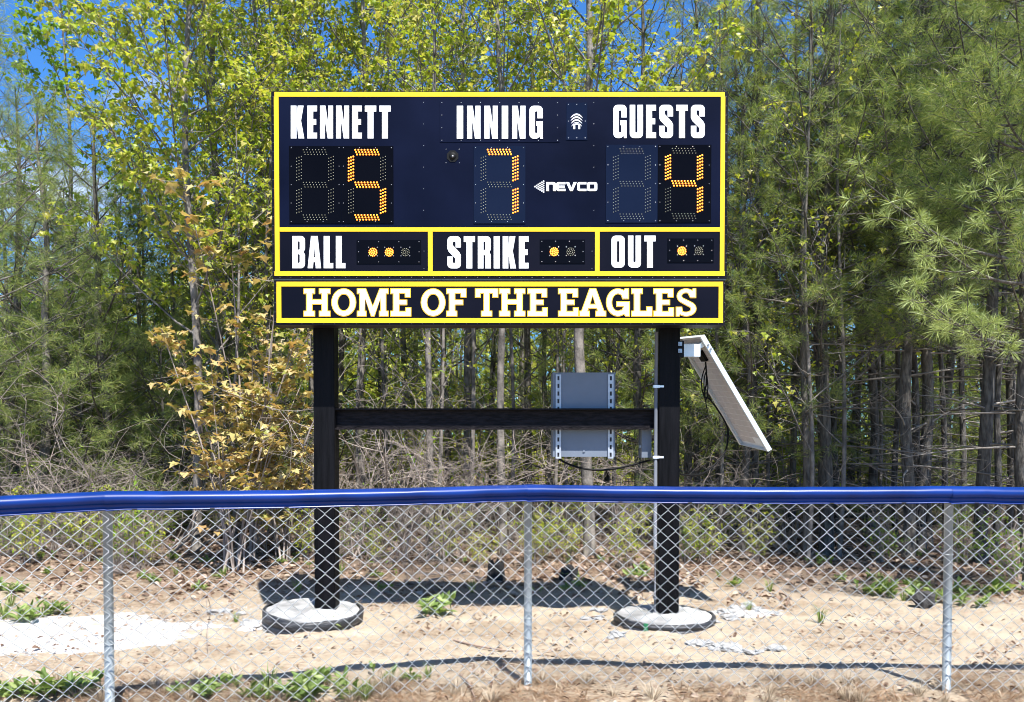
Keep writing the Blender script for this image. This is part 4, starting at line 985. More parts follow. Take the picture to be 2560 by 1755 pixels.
ZONES = ((-999, 'beyond the left edge'), (0, 'at the far left'), (130, 'just left of the left fence post'), (250, 'just right of the left fence post'), (380, 'left of the bronze maple'),
         (480, 'behind the bronze maple'), (600, 'at the left scoreboard edge'), (690, 'behind the left scoreboard post'), (790, 'right of the left scoreboard post'), (900, 'under the word STRIKE side of the left half'),
         (1020, 'left of the middle fence post'), (1190, 'right of the middle fence post'), (1250, 'behind the equipment box'), (1400, 'left of the right scoreboard post'), (1480, 'behind the right scoreboard post'),
         (1560, 'behind the solar panel'), (1680, 'below the solar panel corner'), (1780, 'right of the solar panel'), (1900, 'left of the paired trunks'), (2030, 'around the paired trunks'), (2120, 'at the right fence post'), (2200, 'right of the right fence post'), (2300, 'at the far right edge'))
def zone(dx):
    z = ZONES[0][1]
    for a, n in ZONES:
        if dx >= a: z = n
    return z.replace('under the word STRIKE side of the left half', 'under the BALL and STRIKE panels')
# ------------------------------------------------------------------ tree templates and planting
used = set()
def plant(proto, dx, Y, rot, sc, label, cat='tree', group=None, sz=None):
    o = proto if proto.name not in used else copy_tree(proto)
    if o is proto: used.add(proto.name)
    x = X_at(dx, Y); o.location = (x, Y, float(g(x, Y)) - 0.02); o.rotation_euler = (0, 0, rot); o.scale = (sc, sc, sz or sc)
    if group and group != G_ABOVE: label = label + ' ' + zone(dx)
    return tag(o, label, cat, group)
G_ABOVE = 'leafy maples showing above the scoreboard'

PA = pine(11, 6.8, 0.085, 0.5, 1.5, 1.35, 'pine_tree', bark='bark_grey')
PB = pine(23, 5.6, 0.07, 0.5, 1.0, 1.25, 'pine_tree')
PC = pine(37, 9.5, 0.075, 0.9, 2.3, 1.75, 'pine_tree')
PD = pine(41, 10.0, 0.068, 0.7, 3.0, 1.6, 'pine_tree', drop=0.15)
PE = pine(53, 8.4, 0.062, 0.6, 1.5, 1.6, 'pine_tree')
MA = maple(7, 9.6, 0.056, 'maple_tree', 'maple', 0.066, z0=2.2, spread=0.28, nl=34, nlf=8, sparse=0.72, tmpl=MAPLE_L)
MBt = maple(19, 10.5, 0.062, 'maple_tree', 'maple', 0.066, z0=2.6, spread=0.34, nl=36, tw=4, nlf=8, sparse=0.8)
MC = maple(29, 7.6, 0.05, 'maple_tree', 'maple_green', 0.075, z0=1.6, spread=0.27, nl=22, tw=4, nlf=8, sparse=0.7)
MD = maple(31, 9.0, 0.05, 'maple_tree', 'maple', 0.07, z0=2.8, spread=0.30, nl=20, tw=3, sparse=0.7)
ME = maple(43, 10.0, 0.07, 'maple_tree', 'maple', 0.075, z0=3.0, spread=0.38, nl=30, tw=4, nlf=7, sparse=0.75)

# --- left side pines
plant(PA, 97, 11.0, 0.3, 0.86, 'grey barked pine with thick bent trunk at the left edge of the wood')
plant(PB, 42, 11.8, 1.9, 1.15, 'thin pale trunked pine standing just left of the thick bent pine')
plant(PB, 235, 11.4, 4.0, 1.05, 'short dark trunked pine behind the left fence post')
plant(PA, -40, 10.4, 2.2, 1.02, 'pine whose boughs reach into the left edge of the picture')
G_L = 'background pines on the left'
for dx, Y, rt, sc, P_ in ((165, 14.0, 1.0, 0.95, PB), (330, 13.4, 2.6, 0.92, PB), (400, 15.0, 5.1, 1.05, PB), (20, 14.6, 3.1, 1.05, PB), (270, 16.5, 0.4, 1.0, PA), (520, 14.2, 1.4, 1.0, PB), (110, 17, 5.0, 0.95, PA), (620, 15.5, 3.3, 1.05, PB)):
    plant(P_, dx, Y, rt, sc, 'shaded second row pine', group=G_L)
G_C = 'background pines behind the scoreboard legs'
for dx, Y, rt, sc in ((770, 13.2, 0.5, 0.9), (870, 14.4, 2.5, 1.0), (1010, 13.4, 4.5, 0.9), (1120, 14.6, 1.5, 1.0), (1240, 13.0, 3.5, 0.85), (1340, 14.8, 5.5, 1.0), (940, 16.5, 0.8, 1.1), (1190, 17, 2.8, 1.1)):
    plant(PB, dx, Y, rt, sc, 'pine greenery in the gap under the scoreboard', group=G_C)
# --- maples behind and left of the board
plant(MA, 446, 10.2, 0.9, 1.0, 'slim grey maple with forked trunk left of the scoreboard')
plant(MBt, 489, 11.7, 2.0, 1.0, 'taller speckled maple trunk close behind the forked maple')
plant(MC, 150, 13.2, 0.2, 1.12, 'bright green maple with upright sprays against the blue sky')
plant(MC, 330, 12.8, 3.6, 0.74, 'fresh green maple filling the gap between left pines and forked maple')
G_M = 'leafy maples showing above the scoreboard'
for dx, Y, rt, sc, P_, wh in ((590, 12.6, 4.4, 1.0, MBt, 'just left of the scoreboard edge'), (700, 13.5, 1.2, 1.0, MA, 'behind the KENNETT lettering'), (820, 12.5, 2.9, 1.05, MBt, 'above the lit five'), (930, 14, 5.5, 1.0, MA, 'above the gap between KENNETT and INNING'), (1060, 12.8, 0.7, 1.0, ME, 'above the INNING lettering'), (1200, 14.0, 3.7, 0.95, ME, 'above the wireless emblem'), (560, 14.6, 1.9, 0.9, MA, 'farther back, left of the scoreboard top corner')):
    plant(P_, dx, Y, rt, sc, 'yellow green spring maple rising ' + wh, group=G_M)
plant(MD, 1141, 10.0, 1.1, 1.0, 'slender grey sapling trunk between the posts, left of the grey box')
plant(ME, 1337, 9.9, 2.2, 1.0, 'thick grey tree trunk rising behind the equipment box')
plant(MD, 975, 9.7, 4.0, 0.85, 'dark forked sapling in the brush between the two posts')
plant(MD, 1710, 13.8, 2.0, 1.05, 'thinly leaved tree against the sky right of the scoreboard')
plant(ME, 1930, 14.8, 4.9, 1.0, 'yellow leaved tree glimpsed between the pines on the right')
# --- pines right of centre
plant(PE, 1450, 11.6, 0.6, 1.06, 'feathery pine rising above the right half of the scoreboard')
plant(PE, 1690, 10.6, 2.4, 0.84, 'soft light green pine beside the right edge of the scoreboard')
plant(PC, 1872, 10.3, 1.3, 1.0, 'straight dark trunked pine right of the solar panel')
plant(PD, 2062, 10.0, 0.2, 1.0, 'left one of the paired dark pine trunks on the right')
plant(PD, 2092, 10.7, 3.0, 1.02, 'right one of the paired dark pine trunks on the right')
plant(PC, 2235, 9.6, 4.4, 1.0, 'tall pine with dark trunk above the right fence post')
plant(PC, 2345, 9.0, 2.6, 1.0, 'dense dark pine filling the upper right corner')
plant(PD, 1640, 12.3, 5.2, 0.92, 'thin twin like pine trunk behind the solar panel')
plant(PD, 1975, 12.0, 1.8, 0.95, 'slender pale pine trunk between the dark trunks')
G_R = 'background pines on the right'
for dx, Y, rt, sc, P_ in ((1560, 14, 1.0, 0.88, PE), (1760, 13.2, 3.9, 0.78, PD), (1800, 16, 0.4, 0.85, PE), (2010, 14.5, 2.1, 1.0, PC), (2160, 13.0, 5.6, 1.05, PD), (2290, 12.4, 0.8, 1.05, PC), (2130, 16.5, 1.5, 1.05, PE), (2420, 11.5, 3.3, 1.0, PD), (2450, 14.5, 4.2, 1.1, PE), (1380, 15.5, 2.7, 0.9, PE), (1900, 12.7, 5.9, 0.9, PD), (2380, 17, 2.2, 1.1, PC)):
    plant(P_, dx, Y, rt, sc, 'shaded deep standing pine', group=G_R)

rsq = np.random.RandomState(163)
PS = pine(151, 2.9, 0.03, 0.12, 0.2, 1.05, 'pine_sapling', step=(0.2, 0.32), nn=22)
MS = multistem(157, 2.6, 8, 'leafy_sapling', 'maple', 0.075, SIMPLE_L, spread=0.4, tw=3, nlf=3, r0=0.012)
for i in range(26):
    dx = (-60 + 42 * i + rsq.uniform(-20, 20)) if i < 17 else (1600 + 90 * (i - 17) + rsq.uniform(-30, 30))
    if 560 < dx < 700: continue
    plant(PS, dx, rsq.uniform(11.0, 15.5), rsq.uniform(0, 6.2), rsq.uniform(0.7, 1.1), 'low shaded pine sapling', 'sapling', 'pine saplings under the trees')
for i in range(30):
    dx = 620 + 60 * i + rsq.uniform(-30, 30)
    plant(MS, dx, rsq.uniform(12.5, 18.5), rsq.uniform(0, 6.2), rsq.uniform(0.8, 1.2), 'yellow green leafy sapling', 'sapling', 'leafy saplings between the trunks')

PP = pine(171, 9.0, 0.042, 0.8, 4.6, 1.1, 'pine_tree', drop=0.45, nn=24)
ML = maple(173, 7.5, 0.026, 'maple_sapling', 'maple', 0.06, z0=1.4, spread=0.22, nl=16, tw=3, nlf=4, sparse=0.55, tmpl=MAPLE_L)
for i in range(20):
    dx = 1590 + 40 * i + rsq.uniform(-18, 18)
    plant(PP, dx, rsq.uniform(9.8, 14.5), rsq.uniform(0, 6.2), rsq.uniform(0.85, 1.1), 'pole thin dark pine trunk', 'tree', 'pole thin pines on the right')
for i in range(9):
    plant(PP, 30 + 62 * i + rsq.uniform(-20, 20), rsq.uniform(11.5, 15), rsq.uniform(0, 6.2), rsq.uniform(0.55, 0.68), 'pole thin pine trunk', 'tree', 'pole thin pines on the left')
for i in range(18):
    plant(ML, 560 + 85 * i + rsq.uniform(-40, 40), rsq.uniform(9.6, 12.5), rsq.uniform(0, 6.2), rsq.uniform(0.8, 1.1), 'whippy sapling with sparse young leaves', 'sapling', 'thin saplings along the wood edge')

# near pine outside the frame on the right: its two bright boughs hang into view
def near_pine():
    rs = np.random.RandomState(77); wood, crown, bright = MB(), MB(), MB()
    base = np.array([5.05, 7.9, 0.0]); zz = np.linspace(-0.2, 7.5, 14)
    wood.tube(np.stack([base[0] + 0.05 * np.sin(zz), np.full(14, base[1]), zz], -1), 0.11 * (1 - np.clip(zz, 0, 7.5) / 8.2), 9)
    def bough(tip, z0, nb, TPl, TDl, dens=1.0):
        p0 = np.array([base[0], base[1], z0]); tip = np.array(tip, float); t = np.linspace(0, 1, 9); d = tip - p0
        pts = p0 + np.outer(t, d); pts[:, 2] += -0.18 * np.sin(math.pi * t); wood.tube(pts, 0.016 * (1 - 0.8 * t) + 0.002, 6)
        h = unit(np.array([d[0], d[1], 0])); sdv = np.array([-h[1], h[0], 0]); L_ = np.linalg.norm(d)
        for k_ in range(nb):
            s_ = 0.38 + 0.62 * k_ / (nb - 1); p = np.array([np.interp(s_, t, pts[:, c]) for c in range(3)]); sg = 1 if k_ % 2 else -1
            dd = unit(h + sdv * sg * rs.uniform(0.5, 1.1) + np.array([0, 0, rs.uniform(-0.05, 0.55)])); bl = (0.20 * L_ * (1.08 - s_) + 0.12) * rs.uniform(0.8, 1.2)
            e = p + dd * bl; wood.tube([p, (p + e) / 2 - np.array([0, 0, 0.02]), e], [0.0055, 0.004, 0.003], 4)
            TPl.append(e); TDl.append(dd + np.array([0, 0, 0.4]))
            for _ in range(int(3 * dens)):
                q = p + (e - p) * rs.uniform(0.4, 1.0); d2 = unit(dd + unit(rs.normal(size=3)) * 0.75 + np.array([0, 0, 0.3])); e2 = q + d2 * rs.uniform(0.06, 0.2)
                wood.tube([q, e2], [0.003, 0.0025], 3); TPl.append(e2); TDl.append(d2)
    bp_, bd_ = [], []
    for dx, dy, Y, z0 in ((2080, 660, 6.9, 2.45), (2190, 715, 7.0, 2.4)): bough(at(dx * K, dy * K, Y), z0, 8, bp_, bd_, 0.7)
    for dx, dy, Y, z0 in ((1965, 415, 7.3, 3.2), (2080, 505, 7.0, 3.0), (2230, 420, 7.2, 3.4)): bough(at(dx * K, dy * K, Y), z0, 8, bp_, bd_, 0.6)
    needles(bright, bp_, bd_, rs, 44, 0.125, 0.0046, 0.95)
    cp_, cd_ = [], []
    for i in range(13):
        z0 = rs.uniform(3.4, 7.0); a = rs.uniform(1.9, 4.6); L_ = rs.uniform(1.0, 2.0) * (1.15 - z0 / 9)
        if z0 < 4.2: a = rs.uniform(1.3, 2.6)
        bough(base + np.array([L_ * math.cos(a), L_ * math.sin(a) * 0.8, z0 + 0.45]), z0, 12, cp_, cd_)
    for i in range(18):
        z0 = rs.uniform(2.8, 6.6); a = rs.uniform(4.2, 5.6); L_ = rs.uniform(1.2, 2.4) * (1.15 - z0 / 10)
        bough(base + np.array([L_ * math.cos(a), L_ * math.sin(a), z0 + 0.4]), z0, 12, cp_, cd_)
    needles(crown, cp_, cd_, rs, 32, 0.125, 0.0043)
    root = thing('pine_tree', 'nearest pine with bright needle tufts reaching in from the right edge', 'tree', tuple(base))
    wood.build('trunk', [M['bark_pine']], root, tuple(base), smooth=True); crown.build('crown', M['needle'], root, tuple(base), props=STUFF); bright.build('bright_boughs', M['needle_bright'], root, tuple(base), props=STUFF)
near_pine()

MSx = multistem(159, 2.2, 9, 'leafy_bush', 'maple', 0.11, OVAL_L, spread=0.6, tw=3, nlf=3, r0=0.012)
# bronze young maples
BZ = multistem(61, 2.9, 10, 'maple_shrub', 'bronze', 0.088, MAPLE_L, spread=0.5, tw=3, nlf=4, smin=0.36)
BZ2 = multistem(67, 4.3, 6, 'maple_shrub', 'bronze', 0.09, MAPLE_L, spread=0.26, tw=3, nlf=3)
plant(BZ, 530, 8.95, 0.5, 0.95, 'bushy bronze yellow young maple left of the left scoreboard post', 'shrub')
plant(BZ2, 565, 9.5, 2.0, 1.05, 'tall thin bronze leaved maple sapling beside the left edge of the scoreboard', 'shrub')
plant(BZ, 640, 9.5, 3.6, 0.72, 'lower bronze leaved maple tucked behind the left scoreboard post', 'shrub')
GS = multistem(71, 1.1, 12, 'leafy_bush', 'maple_green', 0.06, OVAL_L, spread=0.7, tw=3, nlf=4, r0=0.006)
GB = 'low green bushes at the wood edge'
plant(GS, 285, 9.3, 0, 1.0, 'small bright green bush by the left fence post', 'bush')
for dx, Y, sc in ((20, 9.6, 0.7), (160, 10.2, 0.6), (800, 9.7, 0.7), (1230, 9.9, 0.6), (1560, 9.9, 0.65), (2000, 9.8, 0.6), (2180, 9.5, 0.7), (2300, 8.6, 0.8)):
    plant(GS, dx, Y, dx * 0.7, sc, 'low leafy bush', 'bush', GB)
for dx, Y, sc, P_ in ((700, 9.4, .35, MSx), (860, 9.3, .3, MSx), (1010, 9.5, .4, MSx), (1090, 9.2, .3, MSx), (1210, 9.4, .4, MSx), (1290, 9.6, .35, MSx), (1420, 9.3, .4, MSx), (1600, 9.7, .4, MSx), (1720, 9.9, .35, MSx), (60, 9.3, .4, MSx), (200, 9.5, .4, MSx), (330, 9.2, .35, MSx)):
    plant(P_, dx, Y, dx * 0.3, sc, 'small yellow green leafy shoot', 'bush', 'leafy shoots among the brush')
# brush
BA = bare_brush(81, 1.9, 10, 'bare_shrub', 14); BB = bare_brush(89, 1.5, 12, 'bare_shrub', 10); BC = bare_brush(97, 2.3, 8, 'bare_shrub', 6)
plant(BC, 940, 9.5, 0.3, 1.0, 'large bare grey shrub arching between the scoreboard posts', 'shrub')
plant(BA, 830, 9.4, 1.3, 1.0, 'bare twiggy shrub right beside the left scoreboard post', 'shrub')
GBR = 'bare brush along the wood edge'
for dx, Y, rt, sc, P_ in ((700, 9.9, 2.0, 0.9, BB), (60, 10.2, 1.0, 0.9, BC), (250, 10.5, 4.0, 1.0, BA), (390, 10.1, 2.2, 1.0, BC), (130, 10.0, 3.0, 0.9, BA), (1040, 9.9, 4.0, 1.0, BA), (1170, 10.4, 5.0, 0.9, BB), (1260, 10.6, 1.0, 1.0, BA), (600, 9.7, 3.0, 0.8, BB), (900, 10.6, 0.1, 1.1, BC), (1420, 10.4, 2.4, 0.9, BB), (1580, 10.5, 0.8, 0.9, BA), (180, 10.6, 1.5, 0.8, BB), (330, 10.2, 2.8, 0.8, BB), (1800, 10.8, 3.8, 0.8, BB), (2000, 11.0, 5.2, 0.8, BA), (2220, 10.4, 0.2, 0.8, BB)):
    plant(P_, dx, Y, rt, sc, 'tangle of bare grey twigs', 'shrub', GBR)

# ------------------------------------------------------------------ far wood as one mass
rs = np.random.RandomState(101); fw = MB(); LPa, LDa, LNa, LSz = [], [], [], []; tp, td = [], []
for i in range(330):
    Y = rs.uniform(17.5, 34); x = rs.uniform(-0.85, 0.85) * Y; dxp = x / Y * F_PX + 1280; dd = dxp / K
    if dd < 420: hmax = 0.26 * Y + 1.0
    elif dd < 1600: hmax = 0.36 * Y + 1
    elif dd < 1800: hmax = 0.30 * Y + 1
    else: hmax = 0.60 * Y + 1
    Ht = hmax * rs.uniform(0.7, 1.0); z0 = float(g(x, Y))
    fw.tube([(x, Y, z0 - 0.2), (x + rs.normal(0, 0.15), Y, z0 + Ht * 0.5), (x + rs.normal(0, 0.2), Y, z0 + Ht)], [rs.uniform(0.03, 0.075), 0.035, 0.01], 5, 0)
    ev = rs.rand() < 0.55
    n = 26 if ev else 30
    for k_ in range(n):
        z = z0 + Ht * rs.uniform(0.08 if rs.rand() < 0.3 else 0.25, 1.0); f = z / (z0 + Ht); a = rs.uniform(0, 6.28); L_ = (1.9 * (1.08 - f) + 0.2) * rs.uniform(0.3, 1)
        c = np.array([x + L_ * math.cos(a), Y + L_ * math.sin(a), z])
        if ev:
            m_ = 6; tp.append(c + rs.normal(0, 0.16, (m_, 3))); td.append(np.tile(np.array([math.cos(a), math.sin(a), 0.5]), (m_, 1)))
        else:
            m_ = 14; LPa.append(c + rs.normal(0, 0.25, (m_, 3))); LDa.append(rs.normal(size=(m_, 3)) + np.array([0, 0, -0.4])); LNa.append(rs.normal(0, 0.5, (m_, 3)) + np.array([0, 0, 1.0]))
for i in range(1500):
    Y = rs.uniform(18, 36); x = rs.uniform(-0.85, 0.85) * Y; z = float(g(x, Y)) + rs.uniform(0.1, 1.0) ** 1.3 * 4.2; c = np.array([x, Y, z]); m_ = 16
    LPa.append(c + rs.normal(0, 1.0, (m_, 3)) * np.array([0.6, 0.4, 0.28])); LDa.append(rs.normal(size=(m_, 3)) + np.array([0, 0, -0.4])); LNa.append(rs.normal(0, 0.5, (m_, 3)) + np.array([0, 0, 1.0]))
P2, S2 = [], []
for i in range(2600):
    Y = rs.uniform(38, 60); x = rs.uniform(-0.85, 0.85) * Y; z = float(g(x, Y)) + rs.uniform(0, 1) ** 1.2 * (9.5 if x < 10 else 14); m_ = 12
    P2.append(np.array([x, Y, z]) + rs.normal(0, 1.0, (m_, 3)) * np.array([1.0, 0.8, 0.5]))
P2 = np.concatenate(P2); leaves(fw, P2, rs.normal(size=P2.shape), unit(rs.normal(0, 0.6, P2.shape) + np.array([0, 0, 1.0])), 0.42 * rs.uniform(0.5, 1.2, len(P2)), np.array([(0, 0), (0.4, 0.35), (0, 1.0), (-0.4, 0.35)]), rs, 2)
needles(fw, np.concatenate(tp), np.concatenate(td), rs, 9, 0.20, 0.014, 1.1, 1)
QUAD_L = np.array([(0, 0), (0.4, 0.35), (0, 1.0), (-0.4, 0.35)])
P_ = np.concatenate(LPa); leaves(fw, P_, np.concatenate(LDa), unit(np.concatenate(LNa)), 0.17 * rs.uniform(0.6, 1.2, len(P_)), QUAD_L, rs, 2)
o = fw.build('woodland', [M['bark_pine'], M['needle'], M['maple']], props=STUFF)
o['label'] = 'mass of distant trees far back in the wood'; o['category'] = 'woodland'

# ------------------------------------------------------------------ ground cover
rs = np.random.RandomState(111)
def scatter(n, x0, x1, y0, y1, pf=None):
    x = rs.uniform(x0, x1, n); y = rs.uniform(y0, y1, n)
    if pf is not None:
        k_ = rs.rand(n) < pf(x, y); x, y = x[k_], y[k_]
    return x, y
def fz(x, y): return g(x, y) + 0.002
# dead leaves
lit = MB()
x, y = scatter(30000, -9, 9, 7.6, 15, lambda x, y: np.clip((y - 8.0 + 0.5 * np.sin(1.7 * x) + 0.3 * np.sin(4.1 * x + 2)) / 1.2, 0, 1))
x2, y2 = scatter(9000, -5, 5, 4.0, 8.6, lambda x, y: 0.12 + 0.6 * (np.sin(2.1 * x + 1.3 * y) + 0.7 * np.sin(5.3 * x - 3.1 * y) > 0.6) + 0.8 * (y < 5.0))
x = np.concatenate([x, x2]); y = np.concatenate([y, y2]); n = len(x)
P_ = np.stack([x, y, fz(x, y) + rs.uniform(0.0, 0.03, n)], -1); a = rs.uniform(0, 6.28, n)
leaves(lit, P_, np.stack([np.cos(a), np.sin(a), rs.uniform(-0.15, 0.35, n)], -1), unit(rs.normal(0, 0.35, (n, 3)) + np.array([0, 0, 1])), np.where(y > 7.6, 0.075, 0.035) * rs.uniform(0.5, 1.3, n), OVAL_L * np.array([1.7, 1.0]), rs, curl=0.6)
o = lit.build('leaf_litter', M['litter'], props=STUFF); tag(o, 'brown dead leaves covering the ground under the trees', 'leaf litter')
# straw and needles on the sand
stw = MB()
x, y = scatter(60000, -4.6, 4.6, 4.0, 5.35, lambda x, y: np.clip((5.15 - y + 0.12 * np.sin(5 * x)) / 0.4, 0.05, 1) * (0.25 + 0.75 * (np.sin(3.1 * x + 2) + np.sin(7.3 * x) > -0.4)))
x2, y2 = scatter(42000, -6, 6, 5.0, 9.2, lambda x, y: 0.15 + 0.85 * (np.sin(2.3 * x + 1.1 * y + 1) + np.sin(5.1 * y - 1.7 * x) > 0.5))
x3, y3 = scatter(34000, -7, 7, 6.9, 9.4, lambda x, y: np.clip((y - 7.0 + 0.5 * np.sin(1.3 * x)) / 1.5, 0, 1) * (0.4 + 0.6 * (x < -0.5)))
x = np.concatenate([x, x2, x3]); y = np.concatenate([y, y2, y3]); n = len(x)
ln = rs.uniform(0.03, 0.15, n); a = rs.normal(0, 0.9, n) + (rs.rand(n) < 0.5) * math.pi; up = np.abs(rs.normal(0, 0.22, n)) * (y < 5.2)
d = np.stack([np.cos(a), np.sin(a) * 0.8, up], -1); d = unit(d); P0 = np.stack([x, y, fz(x, y) + rs.uniform(0.001, 0.012, n)], -1)
sd = unit(np.cross(d, np.array([0, 0, 1.0]))) * rs.uniform(0.0008, 0.0024, (n, 1)); bow = rs.normal(0, 0.012, (n, 1)) * sd / np.linalg.norm(sd, axis=1)[:, None]
e = P0 + d * ln[:, None]; md_ = P0 + d * ln[:, None] * 0.5 + bow + np.array([0, 0, 0.004])
V = np.stack([P0 - sd, P0 + sd, md_ + sd, md_ - sd, e], 1).reshape(-1, 3); i = np.arange(n)[:, None] * 5
stw.add(V, i + np.array([[0, 1, 2, 3]])); stw.f.append(((i + np.array([[3, 2, 4]])), 0))
o = stw.build('dry_grass', M['straw'], props=STUFF); tag(o, 'dry straw and pine needles strewn over the sand', 'dry grass')
# grit
gr = MB()
x, y = scatter(5200, -5, 5, 4.2, 8.5)
xg = rs.normal(-3.5, 1.0, 5000); yg = 6.3 + 0.36 * (xg + 3.5) + rs.normal(0, 0.42, 5000); x = np.concatenate([x, xg]); y = np.concatenate([y, yg])
n = len(x); r__ = rs.uniform(0.003, 0.011, n)
cz = fz(x, y); T4 = np.array([(1, 0, -0.3), (-0.5, 0.87, -0.3), (-0.5, -0.87, -0.3), (0, 0, 0.8)])
V = np.stack([x, y, cz], -1)[:, None] + T4[None] * r__[:, None, None] * rs.uniform(0.7, 1.3, (n, 4, 1)); i = np.arange(n)[:, None, None] * 4
gr.add(V.reshape(-1, 3), (i + np.array([[(0, 1, 3), (1, 2, 3), (2, 0, 3)]])).reshape(-1, 3)); o = gr.build('grit', M['concrete'], props=STUFF); tag(o, 'loose grit and pebbles over the sandy ground', 'grit')

# ------------------------------------------------------------------ weeds
def weed(seed, nst, h, lsz, name, tmpl=OVAL_L):
    rs = np.random.RandomState(seed); st, lf = MB(), MB(); LP, LD, LN = [], [], []
    for i in range(nst):
        az = rs.uniform(0, 6.28); hh = np.array([math.cos(az), math.sin(az), 0]); L_ = h * rs.uniform(0.5, 1.1)
        b0 = np.array([rs.normal(0, 0.05), rs.normal(0, 0.05), -0.01]); e = b0 + hh * L_ * rs.uniform(0.1, 0.7) + np.array([0, 0, L_]); st.tube([b0, (b0 + e) / 2 + hh * 0.01, e], [0.003, 0.0025, 0.0015], 4)
        for k_ in range(rs.randint(4, 8)):
            q = b0 + (e - b0) * rs.uniform(0.25, 1); a2 = rs.uniform(0, 6.28)
            LP.append(q); LD.append(unit(np.array([math.cos(a2), math.sin(a2), rs.uniform(0.3, 1.5)]))); LN.append(np.array([rs.normal(0, .3), rs.normal(0, .3) - 0.5, 1.0]))
    leaves(lf, LP, LD, unit(np.array(LN)), lsz * rs.uniform(0.6, 1.2, len(LP)), tmpl * np.array([0.95, 1]), rs, curl=0.3)
    root = link(name, None); st.build('stems', M['weed'], root, props=STUFF); lf.build('foliage', M['weed'], root, props=STUFF); return root
def tuft(seed, n, h, name, m='weed', wd=0.003, lo=0.2, hi=0.8):
    rs = np.random.RandomState(seed); b = MB()
    for i in range(n):
        az = rs.uniform(0, 6.28); hh = np.array([math.cos(az), math.sin(az), 0]); L_ = h * rs.uniform(0.5, 1.2); o_ = rs.uniform(lo, hi); b0 = hh * rs.uniform(0, 0.03)
        sd = np.array([-hh[1], hh[0], 0]) * wd; m_ = b0 + hh * L_ * o_ * 0.4 + np.array([0, 0, L_ * 0.65]); e = b0 + hh * L_ * o_ + np.array([0, 0, L_ * 0.9])
        b.add([b0 - sd, b0 + sd, m_ + sd, m_ - sd, e], [(0, 1, 2, 3)]); b.f.append((np.array([[3, 2, 4]]) + b.n - 5, 0))
    root = link(name, None); b.build('blades', M[m], root, props=STUFF); return root
W1 = weed(121, 8, 0.09, 0.085, 'weed_clump'); W2 = weed(127, 10, 0.12, 0.095, 'weed_clump'); W3 = weed(131, 5, 0.09, 0.07, 'weed_seedling'); T1 = tuft(137, 34, 0.15, 'grass_tuft'); T2 = tuft(139, 60, 0.10, 'dry_grass_tuft', 'pale_straw', 0.0013, 0.3, 1.6)
def put(proto, dx, dy, rt, sc, label, cat, group=None):
    o = proto if proto.name not in used else copy_tree(proto); used.add(proto.name)
    x, y, z = ground_at(dx, dy); o.location = (x, y, z + 0.002); o.rotation_euler = (0, 0, rt); o.scale = (sc, sc, sc); return tag(o, label + (' ' + zone(dx) if group and 'scattered' in group or group and 'tufts along' in group else ''), cat, group)
put(W2, 990, 1395, 0.3, 1.25, 'isolated leafy weed in the sand between the two footings', 'weed')
put(W1, 760, 1430, 1.3, 0.8, 'small weed growing against the front of the left footing', 'weed')
GW = 'green weed clumps along the foot of the fence'
for i, (dx, dy, sc) in enumerate(((420, 1572, .8), (470, 1580, .9), (520, 1570, .9), (560, 1580, 1.0), (610, 1566, 1.1), (650, 1578, 1.1), (700, 1570, 1.15), (740, 1582, 1.2), (790, 1586, 1.1), (830, 1590, 1.0), (600, 1588, 1.1), (680, 1590, 1.1), (860, 1545, .8), (920, 1545, .85), (970, 1540, .7), (750, 1550, .8))):
    put((W1, W2, W3, W1, T1)[i % 5], dx + (i * 37) % 23 - 11, dy, i * 1.1, sc * (0.6 + 0.4 * ((i * 7) % 5) / 4), 'broad leaved weed in the green patch left of the middle fence post', 'weed', GW)
for i, (dx, dy, sc) in enumerate(((20, 1585, .8), (75, 1580, .8), (130, 1575, .9), (165, 1582, .9), (195, 1570, .8))):
    put((W2, W1)[i % 2], dx, dy, i * 1.7, sc, 'low weed at the bottom left in front of the fence', 'weed', 'weeds at the bottom left')
for i, (dx, dy, sc) in enumerate(((10, 1405, 1.2), (60, 1412, 1.1), (95, 1405, 1.0), (125, 1395, .9), (25, 1375, .9), (40, 1345, .8))):
    put((T1, W2)[i % 2], dx, dy, i * 1.7, sc, 'grassy weed clump above the white stone dust on the left', 'weed', 'weeds above the white stone dust')
for i, (dx, dy, sc) in enumerate(((1950, 1345, .9), (1990, 1350, 1.0), (2040, 1352, 1.1), (2080, 1358, 1.0), (2130, 1365, 1.1), (2160, 1372, 1.1), (2200, 1375, 1.0), (2250, 1350, 1.1), (2290, 1345, 1.0), (2010, 1335, .9), (2100, 1340, .9), (2180, 1350, 1.0))):
    put((W3, W1)[i % 2], dx, dy, i * 2.1, sc * 1.1, 'young green seedling in the shade edge left of the right fence post', 'weed', 'seedlings at the right shade edge')
for i in range(46):
    dx = rs.uniform(-20, 2340); dy = rs.uniform(1535, 1600)
    put(T2, dx, dy, i, rs.uniform(0.5, 1.1), 'dry straw grass tuft', 'grass tuft', 'dry grass tufts along the fence')
for i in range(70):
    dx = rs.uniform(0, 2324); dy = rs.choice([rs.uniform(1255, 1345), rs.uniform(1345, 1480)], p=[.75, .25])
    if (560 < dx < 1640 or dx < 500) and dy > 1370: continue
    put((W3, T1, W1)[i % 3], dx, dy, i, rs.uniform(0.5, 1.0), 'small weed on the open ground', 'weed', 'scattered weeds')

